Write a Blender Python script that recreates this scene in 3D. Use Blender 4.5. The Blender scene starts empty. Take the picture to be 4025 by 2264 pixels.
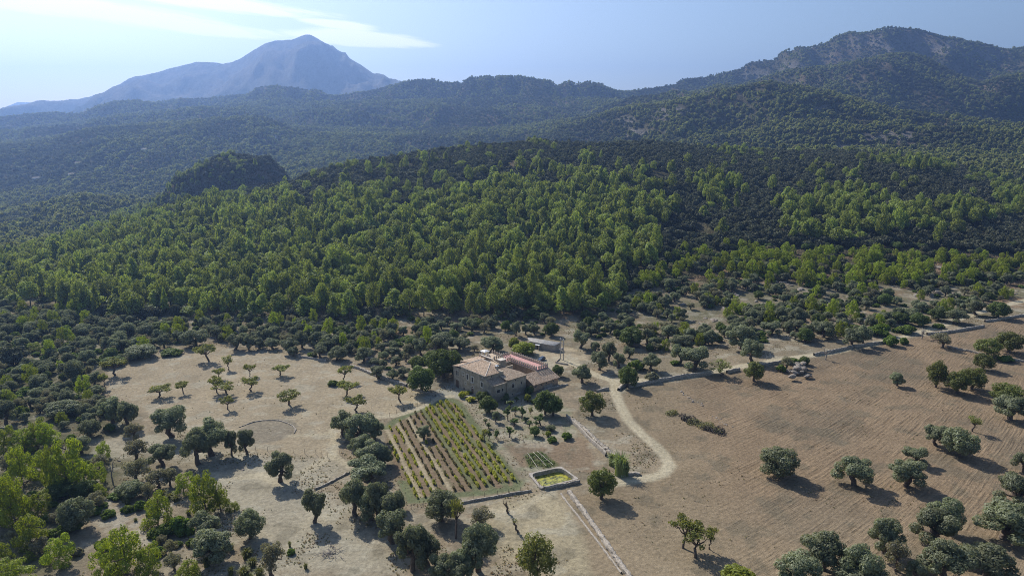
import bpy, bmesh, math, random
import numpy as np
from mathutils import Vector, Matrix

# ------------------------------------------------------------------ camera, sky, sun, exposure
SC = bpy.context.scene
COL = SC.collection
CAM_H, FPX, CX, CY, PITCH = 95.0, 2683.0, 2012.5, 1132.0, math.radians(13.2)
cam = bpy.data.cameras.new('camera')
cam.sensor_width = 36.0
cam.lens = 36.0 * FPX / 4025.0
cam.clip_start = 1.0
cam.clip_end = 60000.0
camo = bpy.data.objects.new('camera', cam)
COL.objects.link(camo)
camo.location = (0, 0, CAM_H)
camo.rotation_euler = (math.radians(90) - PITCH, 0, 0)
SC.camera = camo

SUN_EL, SUN_AZ = math.radians(38), math.radians(-36)      # azimuth from +Y, clockwise positive
SUN_DIR = Vector((math.sin(SUN_AZ) * math.cos(SUN_EL), math.cos(SUN_AZ) * math.cos(SUN_EL), math.sin(SUN_EL)))
sl = bpy.data.lights.new('sun', 'SUN')
sl.energy = 5.0
sl.angle = math.radians(0.5)
sl.color = (1.0, 0.94, 0.86)
so = bpy.data.objects.new('sun', sl)
COL.objects.link(so)
so.location = (-100, 100, 300)
so.rotation_euler = SUN_DIR.to_track_quat('Z', 'Y').to_euler()

SC.view_settings.view_transform = 'Standard'
SC.view_settings.look = 'None'
SC.view_settings.exposure = 0.38
SC.view_settings.gamma = 1.0
SC.render.engine = 'CYCLES'
cy = SC.cycles
cy.max_bounces = 5
cy.diffuse_bounces = 2
cy.glossy_bounces = 1
cy.transmission_bounces = 3
cy.transparent_max_bounces = 8
cy.volume_bounces = 0
cy.use_denoising = True
cy.filter_width = 1.0
cy.denoiser = 'OPENIMAGEDENOISE'
cy.denoising_prefilter = 'NONE'
cy.denoising_input_passes = 'RGB_ALBEDO_NORMAL'
cy.caustics_reflective = False
cy.caustics_refractive = False
cy.sample_clamp_indirect = 4.0


class NT:
    """small helper round a node tree"""
    def __init__(self, tree):
        self.t = tree
        self.n = tree.nodes
        self.l = tree.links

    def add(self, typ, _props=None, **ins):
        nd = self.n.new(typ)
        for k, v in (_props or {}).items():
            setattr(nd, k, v)
        for k, v in ins.items():
            key = int(k[1:]) if k[0] == 'i' and k[1:].isdigit() else k.replace('_', ' ')
            s = nd.inputs[key]
            if isinstance(v, bpy.types.NodeSocket):
                self.l.new(v, s)
            else:
                s.default_value = v
        return nd

    def math(self, op, a, b=0.0, c=0.0, clamp=False):
        nd = self.add('ShaderNodeMath', {'operation': op, 'use_clamp': clamp}, i0=a, i1=b, i2=c)
        return nd.outputs[0]

    def mix(self, f, a, b, blend='MIX'):
        nd = self.n.new('ShaderNodeMix')
        nd.data_type = 'RGBA'
        nd.blend_type = blend
        for i, v in ((0, f), (6, a), (7, b)):
            if isinstance(v, bpy.types.NodeSocket):
                self.l.new(v, nd.inputs[i])
            else:
                nd.inputs[i].default_value = v if i == 0 else (tuple(v) + (1,))[:4]
        return nd.outputs[2]

    def ramp(self, fac, stops):
        nd = self.n.new('ShaderNodeValToRGB')
        e = nd.color_ramp.elements
        while len(e) < len(stops):
            e.new(0.5)
        for el, (p, c) in zip(e, stops):
            el.position = p
            el.color = (c, c, c, 1) if not hasattr(c, '__len__') else (tuple(c) + (1,))[:4]
        self.l.new(fac, nd.inputs[0])
        return nd.outputs[0]

    def noise(self, vec, scale, detail=3.0, rough=0.55):
        nd = self.add('ShaderNodeTexNoise', None, Scale=scale, Detail=detail, Roughness=rough)
        if vec is not None:
            self.l.new(vec, nd.inputs['Vector'])
        return nd.outputs[0]

    def smooth(self, x, a, b):
        nd = self.add('ShaderNodeMapRange', {'interpolation_type': 'SMOOTHSTEP'}, i0=x, i1=a, i2=b, i3=0.0, i4=1.0)
        return nd.outputs[0]


# world: Nishita sky with a few thin bright clouds high up, placed by direction
W = bpy.data.worlds.new('World')
SC.world = W
W.use_nodes = True
nt = NT(W.node_tree)
nt.n.clear()
sky = nt.add('ShaderNodeTexSky', {'sky_type': 'NISHITA', 'sun_disc': False, 'sun_elevation': SUN_EL, 'sun_rotation': SUN_AZ,
                                  'altitude': 200.0, 'air_density': 1.0, 'dust_density': 1.4, 'ozone_density': 2.0})
SKY_STRENGTH = 0.1
geo = nt.add('ShaderNodeNewGeometry')
tc = nt.add('ShaderNodeTexCoord')
sep = nt.add('ShaderNodeSeparateXYZ', None, Vector=tc.outputs['Generated'])
dx, dy, dz = sep.outputs
az = nt.math('ARCTAN2', dx, dy)                                 # radians from +Y
el = nt.math('ARCSINE', dz)
# two long thin cloud banks: stretched noise over (azimuth, elevation)
cv = nt.add('ShaderNodeCombineXYZ', None, X=nt.math('MULTIPLY', az, 2.2), Y=nt.math('ADD', nt.math('MULTIPLY', el, 20.0), nt.math('MULTIPLY', az, 2.6)), Z=0.3)
n1 = nt.noise(cv.outputs[0], 3.4, 9.0, 0.66)


def bank(a0, e0, wa, we, tilt):
    """soft ellipse of cloud round direction (a0, e0) in degrees"""
    da = nt.math('SUBTRACT', az, math.radians(a0))
    de = nt.math('SUBTRACT', nt.math('SUBTRACT', el, math.radians(e0)), nt.math('MULTIPLY', da, tilt))
    q = nt.math('ADD', nt.math('POWER', nt.math('DIVIDE', da, math.radians(wa)), 2.0), nt.math('POWER', nt.math('DIVIDE', de, math.radians(we)), 2.0))
    return nt.math('SUBTRACT', 1.0, q)


def cloud_at(x, y, hw, hh, tilt):
    d = Vector(((x * 1.5625 - CX) / FPX, math.cos(PITCH) + (CY - y * 1.5625) / FPX * math.sin(PITCH), -math.sin(PITCH) + (CY - y * 1.5625) / FPX * math.cos(PITCH))).normalized()
    return math.degrees(math.atan2(d.x, d.y)), math.degrees(math.asin(d.z)), math.degrees(hw * 1.5625 / FPX), math.degrees(hh * 1.5625 / FPX), tilt


CLOUDS = [cloud_at(*c) for c in ((300, 34, 400, 27, -0.09), (560, 12, 300, 19, -0.06), (900, 97, 215, 22, -0.05), (850, 62, 120, 13, -0.08), (60, 0, 240, 30, -0.05), (600, 78, 40, 8, -0.2))]
dens = None
for c in CLOUDS:
    b = nt.math('MULTIPLY', nt.math('MAXIMUM', bank(*c), 0.0), 1.15)
    dens = b if dens is None else nt.math('MAXIMUM', dens, b)
cl = nt.smooth(nt.math('ADD', nt.math('MULTIPLY', dens, 0.95), nt.math('MULTIPLY', nt.math('SUBTRACT', n1, 0.5), 2.0)), 0.10, 0.85)
cl = nt.math('MULTIPLY', cl, nt.smooth(dens, 0.0, 0.35))
bg = nt.add('ShaderNodeBackground', None, Strength=SKY_STRENGTH)
col = nt.mix(nt.math('MULTIPLY', cl, 0.9), sky.outputs[0], (12.5, 12.3, 12.2))
nt.l.new(col, bg.inputs[0])
out = nt.add('ShaderNodeOutputWorld')
nt.l.new(bg.outputs[0], out.inputs[0])

# ------------------------------------------------------------------ small helpers
rng = np.random.default_rng(7)


def ray(u, v):
    a = (np.asarray(u, float) - CX) / FPX
    b = -(np.asarray(v, float) - CY) / FPX
    return np.stack([a, math.cos(PITCH) + b * math.sin(PITCH), -math.sin(PITCH) + b * math.cos(PITCH)], -1)


def proj(x, y, z):
    z = z - CAM_H
    dep = y * math.cos(PITCH) - z * math.sin(PITCH)
    up = y * math.sin(PITCH) + z * math.cos(PITCH)
    return CX + FPX * x / dep, CY - FPX * up / dep


def px(x, y, Y):
    """photo pixel (in the 2576 wide view) at distance Y -> world point"""
    d = ray(x * 1.5625, y * 1.5625)
    return np.array([0, 0, CAM_H]) + d * (Y / d[1])


def sstep(a, b, x):
    s = np.clip((x - a) / (b - a), 0, 1)
    return s * s * (3 - 2 * s)


def hash2(ix, iy, seed):
    h = (ix.astype(np.int64) * 374761393 + iy.astype(np.int64) * 668265263 + seed * 1442695041) & 0x7fffffff
    h = ((h ^ (h >> 13)) * 1274126177) & 0x7fffffff
    return ((h ^ (h >> 16)) & 0xffff) / 65535.0


def vnoise(x, y, seed=0):
    x = np.asarray(x, float); y = np.asarray(y, float)
    ix, iy = np.floor(x), np.floor(y)
    fx, fy = x - ix, y - iy
    fx = fx * fx * (3 - 2 * fx); fy = fy * fy * (3 - 2 * fy)
    a = hash2(ix, iy, seed); b = hash2(ix + 1, iy, seed); c = hash2(ix, iy + 1, seed); d = hash2(ix + 1, iy + 1, seed)
    return (a * (1 - fx) + b * fx) * (1 - fy) + (c * (1 - fx) + d * fx) * fy


def fbm(x, y, seed=0, oct=4, gain=0.5):
    s = 0; a = 1; t = 0
    for k in range(oct):
        s = s + a * vnoise(x * 2 ** k + 17.3 * k, y * 2 ** k - 9.1 * k, seed + k); t += a; a *= gain
    return s / t


def ridged(x, y, seed=0, oct=4):
    s = 0; a = 1; t = 0
    for k in range(oct):
        s = s + a * (1 - np.abs(2 * vnoise(x * 2 ** k + 5.7 * k, y * 2 ** k + 3.3 * k, seed + k) - 1)); t += a; a *= 0.5
    return s / t


def tag(o, label=None, cat=None, group=None, kind=None):
    if label: o['label'] = label
    if cat: o['category'] = cat
    if group: o['group'] = group
    if kind: o['kind'] = kind
    return o


def np_mesh(name, verts, faces, mat=None, smooth=False, attrs=None, mats=None, fmat=None):
    """verts (n,3), faces (m,k) -> mesh, fast"""
    me = bpy.data.meshes.new(name)
    verts = np.asarray(verts, np.float32); faces = np.asarray(faces, np.int32)
    k = faces.shape[1]
    me.vertices.add(len(verts)); me.vertices.foreach_set('co', verts.ravel())
    me.loops.add(faces.size); me.loops.foreach_set('vertex_index', faces.ravel())
    me.polygons.add(len(faces))
    me.polygons.foreach_set('loop_start', np.arange(0, faces.size, k, dtype=np.int32))
    if smooth:
        me.polygons.foreach_set('use_smooth', np.ones(len(faces), bool))
    for an, (dom, typ, data) in (attrs or {}).items():
        at = me.attributes.new(an, typ, dom)
        at.data.foreach_set('color' if 'COLOR' in typ else ('vector' if 'VECTOR' in typ else 'value'), np.asarray(data, np.int32 if typ == 'INT' else np.float32).ravel())
    for m in (mats or ([mat] if mat else [])):
        me.materials.append(m)
    if fmat is not None:
        me.polygons.foreach_set('material_index', np.asarray(fmat, np.int32))
    me.update(calc_edges=True)
    return me


def obj(name, me, parent=None, loc=None):
    o = bpy.data.objects.new(name, me)
    COL.objects.link(o)
    if parent is not None: o.parent = parent
    if loc is not None: o.location = loc
    return o


def empty(name, loc, rz=0.0, sc=None):
    o = bpy.data.objects.new(name, None)
    o.empty_display_size = 0.5
    COL.objects.link(o)
    o.location = loc; o.rotation_euler = (0, 0, rz)
    if sc is not None: o.scale = sc
    return o


class MB:
    """collects polygons of any size into one mesh"""
    def __init__(self):
        self.v = []; self.f = []; self.mi = []

    def poly(self, pts, mi=0):
        n = len(self.v); self.v += [tuple(p) for p in pts]; self.f.append(list(range(n, n + len(pts)))); self.mi.append(mi)

    def prism(self, base, top, mi=0, mtop=None):
        n = len(base)
        self.poly(list(reversed(base)), mi); self.poly(top, mi if mtop is None else mtop)
        for i in range(n):
            j = (i + 1) % n
            self.poly([base[i], base[j], top[j], top[i]], mi)

    def box(self, c, s, mi=0, rz=0.0, taper=1.0):
        cs, sn = math.cos(rz), math.sin(rz)
        def P(x, y, z): return (c[0] + x * cs - y * sn, c[1] + x * sn + y * cs, c[2] + z)
        a, b, h = s[0] / 2, s[1] / 2, s[2]
        q = ((-a, -b), (a, -b), (a, b), (-a, b))
        self.prism([P(x, y, 0) for x, y in q], [P(x * taper, y * taper, h) for x, y in q], mi)

    def tube(self, pts, rad, seg=6, mi=0, cap=True):
        pts = [Vector(p) for p in pts]
        rings = []
        for i, p in enumerate(pts):
            t = (pts[min(i + 1, len(pts) - 1)] - pts[max(i - 1, 0)]).normalized()
            a = t.orthogonal().normalized() if abs(t.z) > 0.95 else t.cross(Vector((0, 0, 1))).normalized()
            b = t.cross(a)
            r = rad[i] if hasattr(rad, '__len__') else rad
            n0 = len(self.v)
            for k in range(seg):
                an = 2 * math.pi * k / seg
                self.v.append(tuple(p + a * (r * math.cos(an)) + b * (r * math.sin(an))))
            rings.append(n0)
        for a0, b0 in zip(rings, rings[1:]):
            for k in range(seg):
                self.f.append([a0 + k, a0 + (k + 1) % seg, b0 + (k + 1) % seg, b0 + k]); self.mi.append(mi)
        if cap:
            self.f.append([rings[-1] + k for k in range(seg)]); self.mi.append(mi)

    def mesh(self, name, mats, smooth=False):
        me = bpy.data.meshes.new(name)
        me.from_pydata(self.v, [], self.f)
        for m in (mats if isinstance(mats, (list, tuple)) else [mats]): me.materials.append(m)
        me.polygons.foreach_set('material_index', self.mi)
        bm = bmesh.new(); bm.from_mesh(me); bmesh.ops.recalc_face_normals(bm, faces=bm.faces); bm.to_mesh(me); bm.free()
        if smooth: me.polygons.foreach_set('use_smooth', [True] * len(me.polygons))
        me.update()
        return me

    def obj(self, name, mats, parent=None, smooth=False):
        return obj(name, self.mesh(name, mats, smooth), parent)
# ------------------------------------------------------------------ materials
def new_mat(name):
    m = bpy.data.materials.new(name); m.use_nodes = True
    t = NT(m.node_tree); t.n.clear()
    return m, t


def finish(t, shader, vol=None):
    o = t.add('ShaderNodeOutputMaterial')
    if shader is not None: t.l.new(shader, o.inputs[0])
    if vol is not None: t.l.new(vol, o.inputs[1])


def leaf_mat(name, dark, lite, trans=0.45, tcol=None, scale=0.8):
    """leaves: colour varies from tree to tree and from spray to spray, light shines through"""
    m, t = new_mat(name)
    oi = t.add('ShaderNodeObjectInfo')
    at = t.add('ShaderNodeAttribute', {'attribute_name': 'tint'})
    f = t.math('ADD', t.math('MULTIPLY', at.outputs['Fac'], 0.45), t.math('MULTIPLY', oi.outputs['Random'], 0.55), clamp=True)
    col = t.mix(f, dark, lite)
    hsv = t.add('ShaderNodeHueSaturation', None, Color=col, Hue=t.math('ADD', 0.485, t.math('MULTIPLY', oi.outputs['Random'], 0.03)), Saturation=1.0, Value=1.0)
    d = t.add('ShaderNodeBsdfDiffuse', None, Color=hsv.outputs[0])
    tr = t.add('ShaderNodeBsdfTranslucent')
    tm = t.mix(1.0, hsv.outputs[0], tcol or (1.25, 1.2, 0.6), 'MULTIPLY')
    t.l.new(tm, tr.inputs[0])
    mx = t.add('ShaderNodeMixShader', None, Fac=trans)
    t.l.new(d.outputs[0], mx.inputs[1]); t.l.new(tr.outputs[0], mx.inputs[2])
    gl = t.add('ShaderNodeBsdfGlossy', None, Roughness=0.55, Color=(0.6, 0.65, 0.6, 1))
    m2 = t.add('ShaderNodeMixShader', None, Fac=0.035)
    t.l.new(mx.outputs[0], m2.inputs[1]); t.l.new(gl.outputs[0], m2.inputs[2])
    finish(t, m2.outputs[0])
    return m


def rough_mat(name, c1, c2, scale=1.0, rough=0.9, bump=0.0, spots=None, spot_scale=6.0, detail=4.0, c3=None, coord='Object'):
    m, t = new_mat(name)
    tc = t.add('ShaderNodeTexCoord')
    v = tc.outputs[coord]
    n = t.noise(v, scale, detail, 0.6)
    col = t.mix(t.smooth(n, 0.3, 0.7), c1, c2)
    if c3 is not None:
        col = t.mix(t.smooth(t.noise(v, scale * 0.23, 3.0), 0.5, 0.68), col, c3)
    if spots is not None:
        vo = t.noise(v, spot_scale, 2.0)
        col = t.mix(t.smooth(vo, 0.55, 0.7), col, spots)
    p = t.add('ShaderNodeBsdfPrincipled', None, Roughness=rough)
    t.l.new(col, p.inputs['Base Color'])
    p.inputs['Specular IOR Level'].default_value = 0.2
    if bump:
        b = t.add('ShaderNodeBump', None, Strength=bump, Distance=0.1)
        t.l.new(n, b.inputs['Height']); t.l.new(b.outputs[0], p.inputs['Normal'])
    finish(t, p.outputs[0])
    return m


def plain_mat(name, c, rough=0.6, metal=0.0, spec=0.5):
    m, t = new_mat(name)
    tc = t.add('ShaderNodeTexCoord')
    n = t.noise(tc.outputs['Object'], 3.0, 3.0)
    p = t.add('ShaderNodeBsdfPrincipled', None, Roughness=rough, Metallic=metal)
    t.l.new(t.mix(n, [k * 0.85 for k in c], [k * 1.12 for k in c]), p.inputs['Base Color'])
    p.inputs['Specular IOR Level'].default_value = spec
    finish(t, p.outputs[0])
    return m


L = {}
L['pine'] = leaf_mat('pine_needles', (0.095, 0.135, 0.036), (0.365, 0.425, 0.110), 0.48, (1.3, 1.25, 0.5))
L['youngpine'] = leaf_mat('young_pine_needles', (0.125, 0.175, 0.017), (0.360, 0.410, 0.038), 0.48, (1.3, 1.3, 0.35))
L['oak'] = leaf_mat('holm_oak_leaves', (0.062, 0.068, 0.042), (0.160, 0.160, 0.098), 0.3, (1.1, 1.2, 0.7))
L['olive'] = leaf_mat('olive_leaves', (0.125, 0.140, 0.083), (0.295, 0.312, 0.185), 0.42, (1.15, 1.2, 0.8))
L['almond'] = leaf_mat('almond_leaves', (0.14, 0.165, 0.045), (0.27, 0.28, 0.085), 0.45)
L['roundalmond'] = leaf_mat('field_tree_leaves', (0.085, 0.105, 0.030), (0.205, 0.225, 0.062), 0.42)
L['carob'] = leaf_mat('carob_leaves', (0.075, 0.110, 0.032), (0.165, 0.215, 0.058), 0.40)
L['lentisk'] = leaf_mat('lentisk_leaves', (0.085, 0.140, 0.018), (0.180, 0.240, 0.034), 0.42)
L['lime'] = leaf_mat('pale_green_leaves', (0.17, 0.22, 0.03), (0.33, 0.35, 0.05), 0.45)
L['vine'] = leaf_mat('vine_leaves', (0.24, 0.30, 0.04), (0.60, 0.56, 0.07), 0.45)
L['redvine'] = leaf_mat('rusty_vine_leaves', (0.10, 0.085, 0.03), (0.19, 0.15, 0.045), 0.35)
L['citrus'] = leaf_mat('citrus_leaves', (0.075, 0.12, 0.036), (0.17, 0.225, 0.07), 0.4)
L['grey'] = leaf_mat('grey_twig_leaves', (0.17, 0.17, 0.12), (0.28, 0.265, 0.185), 0.4)
L['tuft'] = leaf_mat('tussock_blades', (0.10, 0.12, 0.03), (0.24, 0.23, 0.07), 0.4)
L['dry'] = leaf_mat('dry_stalks', (0.26, 0.20, 0.13), (0.44, 0.36, 0.25), 0.4)
L['weed'] = leaf_mat('weed_leaves', (0.15, 0.15, 0.075), (0.26, 0.25, 0.12), 0.4)
L['reed'] = leaf_mat('reed_leaves', (0.14, 0.19, 0.07), (0.30, 0.34, 0.13), 0.4)
L['fardark'] = leaf_mat('mountain_oak_leaves', (0.070, 0.084, 0.048), (0.180, 0.195, 0.105), 0.35)
L['far'] = leaf_mat('mountain_tree_leaves', (0.085, 0.108, 0.045), (0.360, 0.385, 0.150), 0.45)
BARK = rough_mat('bark', (0.07, 0.055, 0.042), (0.16, 0.125, 0.10), 5.0, 0.95, 0.4)
PBARK = rough_mat('pine_bark', (0.11, 0.085, 0.065), (0.22, 0.175, 0.14), 5.0, 0.95, 0.4)
DEADWOOD = rough_mat('grey_dead_wood', (0.16, 0.14, 0.12), (0.34, 0.31, 0.28), 4.0, 0.95, 0.3)
ROCK = rough_mat('limestone', (0.17, 0.15, 0.125), (0.36, 0.325, 0.275), 0.9, 0.95, 0.6, (0.30, 0.20, 0.13), 1.7)
DRYSTONE = rough_mat('dry_stone', (0.20, 0.175, 0.14), (0.50, 0.45, 0.37), 2.3, 0.95, 0.9, (0.12, 0.105, 0.085), 4.0)
WHITESTONE = rough_mat('pale_stone', (0.26, 0.23, 0.185), (0.47, 0.42, 0.35), 2.6, 0.95, 0.9, (0.22, 0.19, 0.15), 5.0)
RENDERWALL = rough_mat('weathered_render', (0.31, 0.26, 0.185), (0.50, 0.42, 0.31), 0.8, 0.95, 0.2, (0.30, 0.275, 0.235), 2.5, 5.0, (0.22, 0.195, 0.155))
CREAM = rough_mat('cream_render', (0.42, 0.335, 0.235), (0.54, 0.44, 0.32), 0.9, 0.9, 0.1, (0.36, 0.28, 0.2), 3.0)
ORANGEWALL = rough_mat('ochre_render', (0.38, 0.27, 0.175), (0.52, 0.37, 0.245), 1.2, 0.92, 0.15, (0.24, 0.18, 0.13), 3.0)
PINK = rough_mat('pink_terrace_paint', (0.46, 0.255, 0.225), (0.54, 0.31, 0.275), 0.7, 0.8, 0.05)
MERLON = rough_mat('merlon_stone', (0.46, 0.38, 0.29), (0.64, 0.55, 0.43), 2.0, 0.95, 0.2)
TRIM = rough_mat('pale_stone_trim', (0.52, 0.47, 0.39), (0.66, 0.60, 0.51), 2.0, 0.9)
DARKGLASS = plain_mat('dark_window', (0.028, 0.027, 0.027), 0.35)
WOOD = rough_mat('old_door_wood', (0.10, 0.065, 0.04), (0.19, 0.13, 0.085), 3.0, 0.8)
CONCRETE = rough_mat('old_concrete', (0.28, 0.25, 0.21), (0.45, 0.41, 0.35), 1.3, 0.95, 0.2, (0.27, 0.245, 0.20), 3.0)
GREYROOF = rough_mat('fibre_cement_sheet', (0.40, 0.375, 0.335), (0.58, 0.55, 0.49), 1.1, 0.9, 0.15, (0.33, 0.305, 0.27), 2.3)
POLE = rough_mat('grey_pole', (0.30, 0.28, 0.25), (0.45, 0.42, 0.38), 2.0, 0.85)
WHITE = plain_mat('white_paint', (0.72, 0.71, 0.68), 0.6)
CARPAINT = plain_mat('blue_car_paint', (0.035, 0.06, 0.10), 0.28, 0.3)
CARGLASS = plain_mat('car_glass', (0.10, 0.14, 0.18), 0.12, 0.0, 0.8)
RUBBER = plain_mat('rubber', (0.02, 0.02, 0.02), 0.8)
METAL = plain_mat('metal', (0.45, 0.45, 0.45), 0.4, 0.8)
POSTMAT = plain_mat('rusty_post', (0.10, 0.08, 0.065), 0.8)


def tile_mat(name, c1, c2, c3):
    """old clay pantiles: rows of barrels down the slope (by generated u/v attribute) with lichen"""
    m, t = new_mat(name)
    uv = t.add('ShaderNodeAttribute', {'attribute_name': 'slope_uv'})
    sp = t.add('ShaderNodeSeparateXYZ', None, Vector=uv.outputs['Vector'])
    u, v, _ = sp.outputs
    barrel = t.math('ABSOLUTE', t.math('SINE', t.math('MULTIPLY', u, math.pi / 0.34)))
    row = t.math('FRACT', t.math('DIVIDE', v, 0.42))
    cell = t.add('ShaderNodeCombineXYZ', None, X=t.math('FLOOR', t.math('DIVIDE', u, 0.34)), Y=t.math('FLOOR', t.math('DIVIDE', v, 0.42)), Z=0.0)
    wn = t.add('ShaderNodeTexWhiteNoise', {'noise_dimensions': '3D'})
    t.l.new(cell.outputs[0], wn.inputs['Vector'])
    big = t.noise(uv.outputs['Vector'], 0.5, 4.0)
    col = t.mix(wn.outputs[0], c1, c2)
    col = t.mix(t.smooth(big, 0.45, 0.7), col, c3)
    h = t.math('ADD', t.math('MULTIPLY', barrel, 0.7), t.math('MULTIPLY', row, 0.3))
    p = t.add('ShaderNodeBsdfPrincipled', None, Roughness=0.9)
    p.inputs['Specular IOR Level'].default_value = 0.15
    t.l.new(col, p.inputs['Base Color'])
    b = t.add('ShaderNodeBump', None, Strength=0.9, Distance=0.12)
    t.l.new(h, b.inputs['Height']); t.l.new(b.outputs[0], p.inputs['Normal'])
    finish(t, p.outputs[0])
    return m


TILE = tile_mat('old_roof_tiles', (0.22, 0.155, 0.105), (0.58, 0.44, 0.31), (0.36, 0.29, 0.22))
TILEGREY = tile_mat('grey_roof_tiles', (0.22, 0.165, 0.115), (0.46, 0.36, 0.26), (0.30, 0.25, 0.19))


def ground_mat(name, furrows=False):
    """soil and stubble: colour of the ground itself comes with the mesh (attribute), broken up by fine noise; real furrow relief as bump"""
    m, t = new_mat(name)
    g = t.add('ShaderNodeNewGeometry')
    pos = g.outputs['Position']
    at = t.add('ShaderNodeAttribute', {'attribute_name': 'soil'})
    fu = t.add('ShaderNodeAttribute', {'attribute_name': 'furrow'})      # x: coordinate across the furrows, y: how deep, z: weeds
    sp = t.add('ShaderNodeSeparateXYZ', None, Vector=fu.outputs['Vector'])
    fx, fd, wd = sp.outputs
    n1 = t.noise(pos, 0.10, 5.0, 0.6)
    n2 = t.noise(pos, 0.9, 5.0, 0.65)
    n3 = t.noise(pos, 4.0, 3.0, 0.6)
    spk = t.noise(pos, 1.7, 4.0, 0.75)
    val = t.math('ADD', -0.20, t.math('ADD', t.math('MULTIPLY', n1, 0.34), t.math('ADD', t.math('MULTIPLY', n2, 1.30), t.math('ADD', t.math('MULTIPLY', spk, 0.55), t.math('MULTIPLY', n3, 0.30)))))
    val = t.math('SUBTRACT', val, t.math('MULTIPLY', t.smooth(spk, 0.56, 0.66), 0.34))
    val = t.math('ADD', val, t.math('MULTIPLY', t.smooth(t.noise(pos, 2.6, 2.0, 0.6), 0.63, 0.70), 0.34))
    col = t.mix(1.0, at.outputs['Color'], t.add('ShaderNodeCombineColor', None, Red=val, Green=val, Blue=val).outputs[0], 'MULTIPLY')
    # furrows: a wobbling line pattern
    sx_ = t.add('ShaderNodeSeparateXYZ', None, Vector=pos)
    fx2 = t.math('ADD', sx_.outputs[0], sx_.outputs[1])
    w = t.math('ADD', fx, t.math('MULTIPLY', t.noise(pos, 0.05, 3.0), 1.6))
    s1 = t.math('SINE', t.math('MULTIPLY', w, 2 * math.pi / 1.1))
    lv = t.add('ShaderNodeCombineXYZ', None, X=t.math('MULTIPLY', w, 1.05), Y=t.math('MULTIPLY', fx2, 0.055), Z=0.0)
    lines = t.noise(lv.outputs[0], 1.0, 3.0, 0.6)
    s2 = t.math('SINE', t.math('MULTIPLY', w, 2 * math.pi / 3.7))
    patch = t.smooth(t.noise(pos, 0.06, 4.0), 0.35, 0.62)
    fw = t.math('MULTIPLY', t.math('ADD', t.math('MULTIPLY', s1, 0.12), t.add('ShaderNodeMath', {'operation': 'MULTIPLY_ADD'}, i0=lines, i1=3.2, i2=-1.6).outputs[0]), t.math('MULTIPLY', fd, t.math('ADD', 0.35, t.math('MULTIPLY', patch, 0.65))))
    col = t.mix(t.math('MULTIPLY', t.smooth(fw, 0.05, 0.6), 0.42), col, t.mix(1.0, col, (1.35, 1.33, 1.28), 'MULTIPLY'))
    col = t.mix(t.math('MULTIPLY', t.smooth(fw, -0.05, -0.6), 0.62), col, t.mix(1.0, col, (0.62, 0.60, 0.58), 'MULTIPLY'))
    # small weeds / stones
    we = t.math('MULTIPLY', t.smooth(t.noise(pos, 0.55, 6.0, 0.7), 0.60, 0.68), wd)
    col = t.mix(t.math('MULTIPLY', we, 0.8), col, (0.125, 0.115, 0.068))
    p = t.add('ShaderNodeBsdfDiffuse')
    t.l.new(col, p.inputs['Color'])
    h = t.math('ADD', t.math('MULTIPLY', n2, 1.0), t.math('ADD', t.math('MULTIPLY', n3, 0.4), t.math('MULTIPLY', fw, 0.5)))
    b = t.add('ShaderNodeBump', None, Strength=0.75, Distance=0.35)
    t.l.new(h, b.inputs['Height']); t.l.new(b.outputs[0], p.inputs['Normal'])
    finish(t, p.outputs[0])
    return m


GROUND = ground_mat('soil')


def hill_mat():
    m, t = new_mat('hillside')
    g = t.add('ShaderNodeNewGeometry')
    pos = g.outputs['Position']
    at = t.add('ShaderNodeAttribute', {'attribute_name': 'soil'})
    mpv = t.add('ShaderNodeMapping', None, Vector=pos, Scale=(1.0, 0.35, 0.25))
    n1 = t.noise(mpv.outputs[0], 0.022, 6.0, 0.7)
    n2 = t.noise(pos, 0.10, 5.0, 0.7)
    val = t.math('ADD', -0.45, t.math('ADD', t.math('MULTIPLY', n1, 1.9), t.math('MULTIPLY', n2, 1.30)))
    col = t.mix(1.0, at.outputs['Color'], t.add('ShaderNodeCombineColor', None, Red=val, Green=val, Blue=val).outputs[0], 'MULTIPLY')
    p = t.add('ShaderNodeBsdfDiffuse')
    t.l.new(col, p.inputs['Color'])
    b = t.add('ShaderNodeBump', None, Strength=1.0, Distance=14.0)
    t.l.new(t.math('ADD', n2, n1), b.inputs['Height']); t.l.new(b.outputs[0], p.inputs['Normal'])
    finish(t, p.outputs[0])
    return m


HILL = hill_mat()
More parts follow.
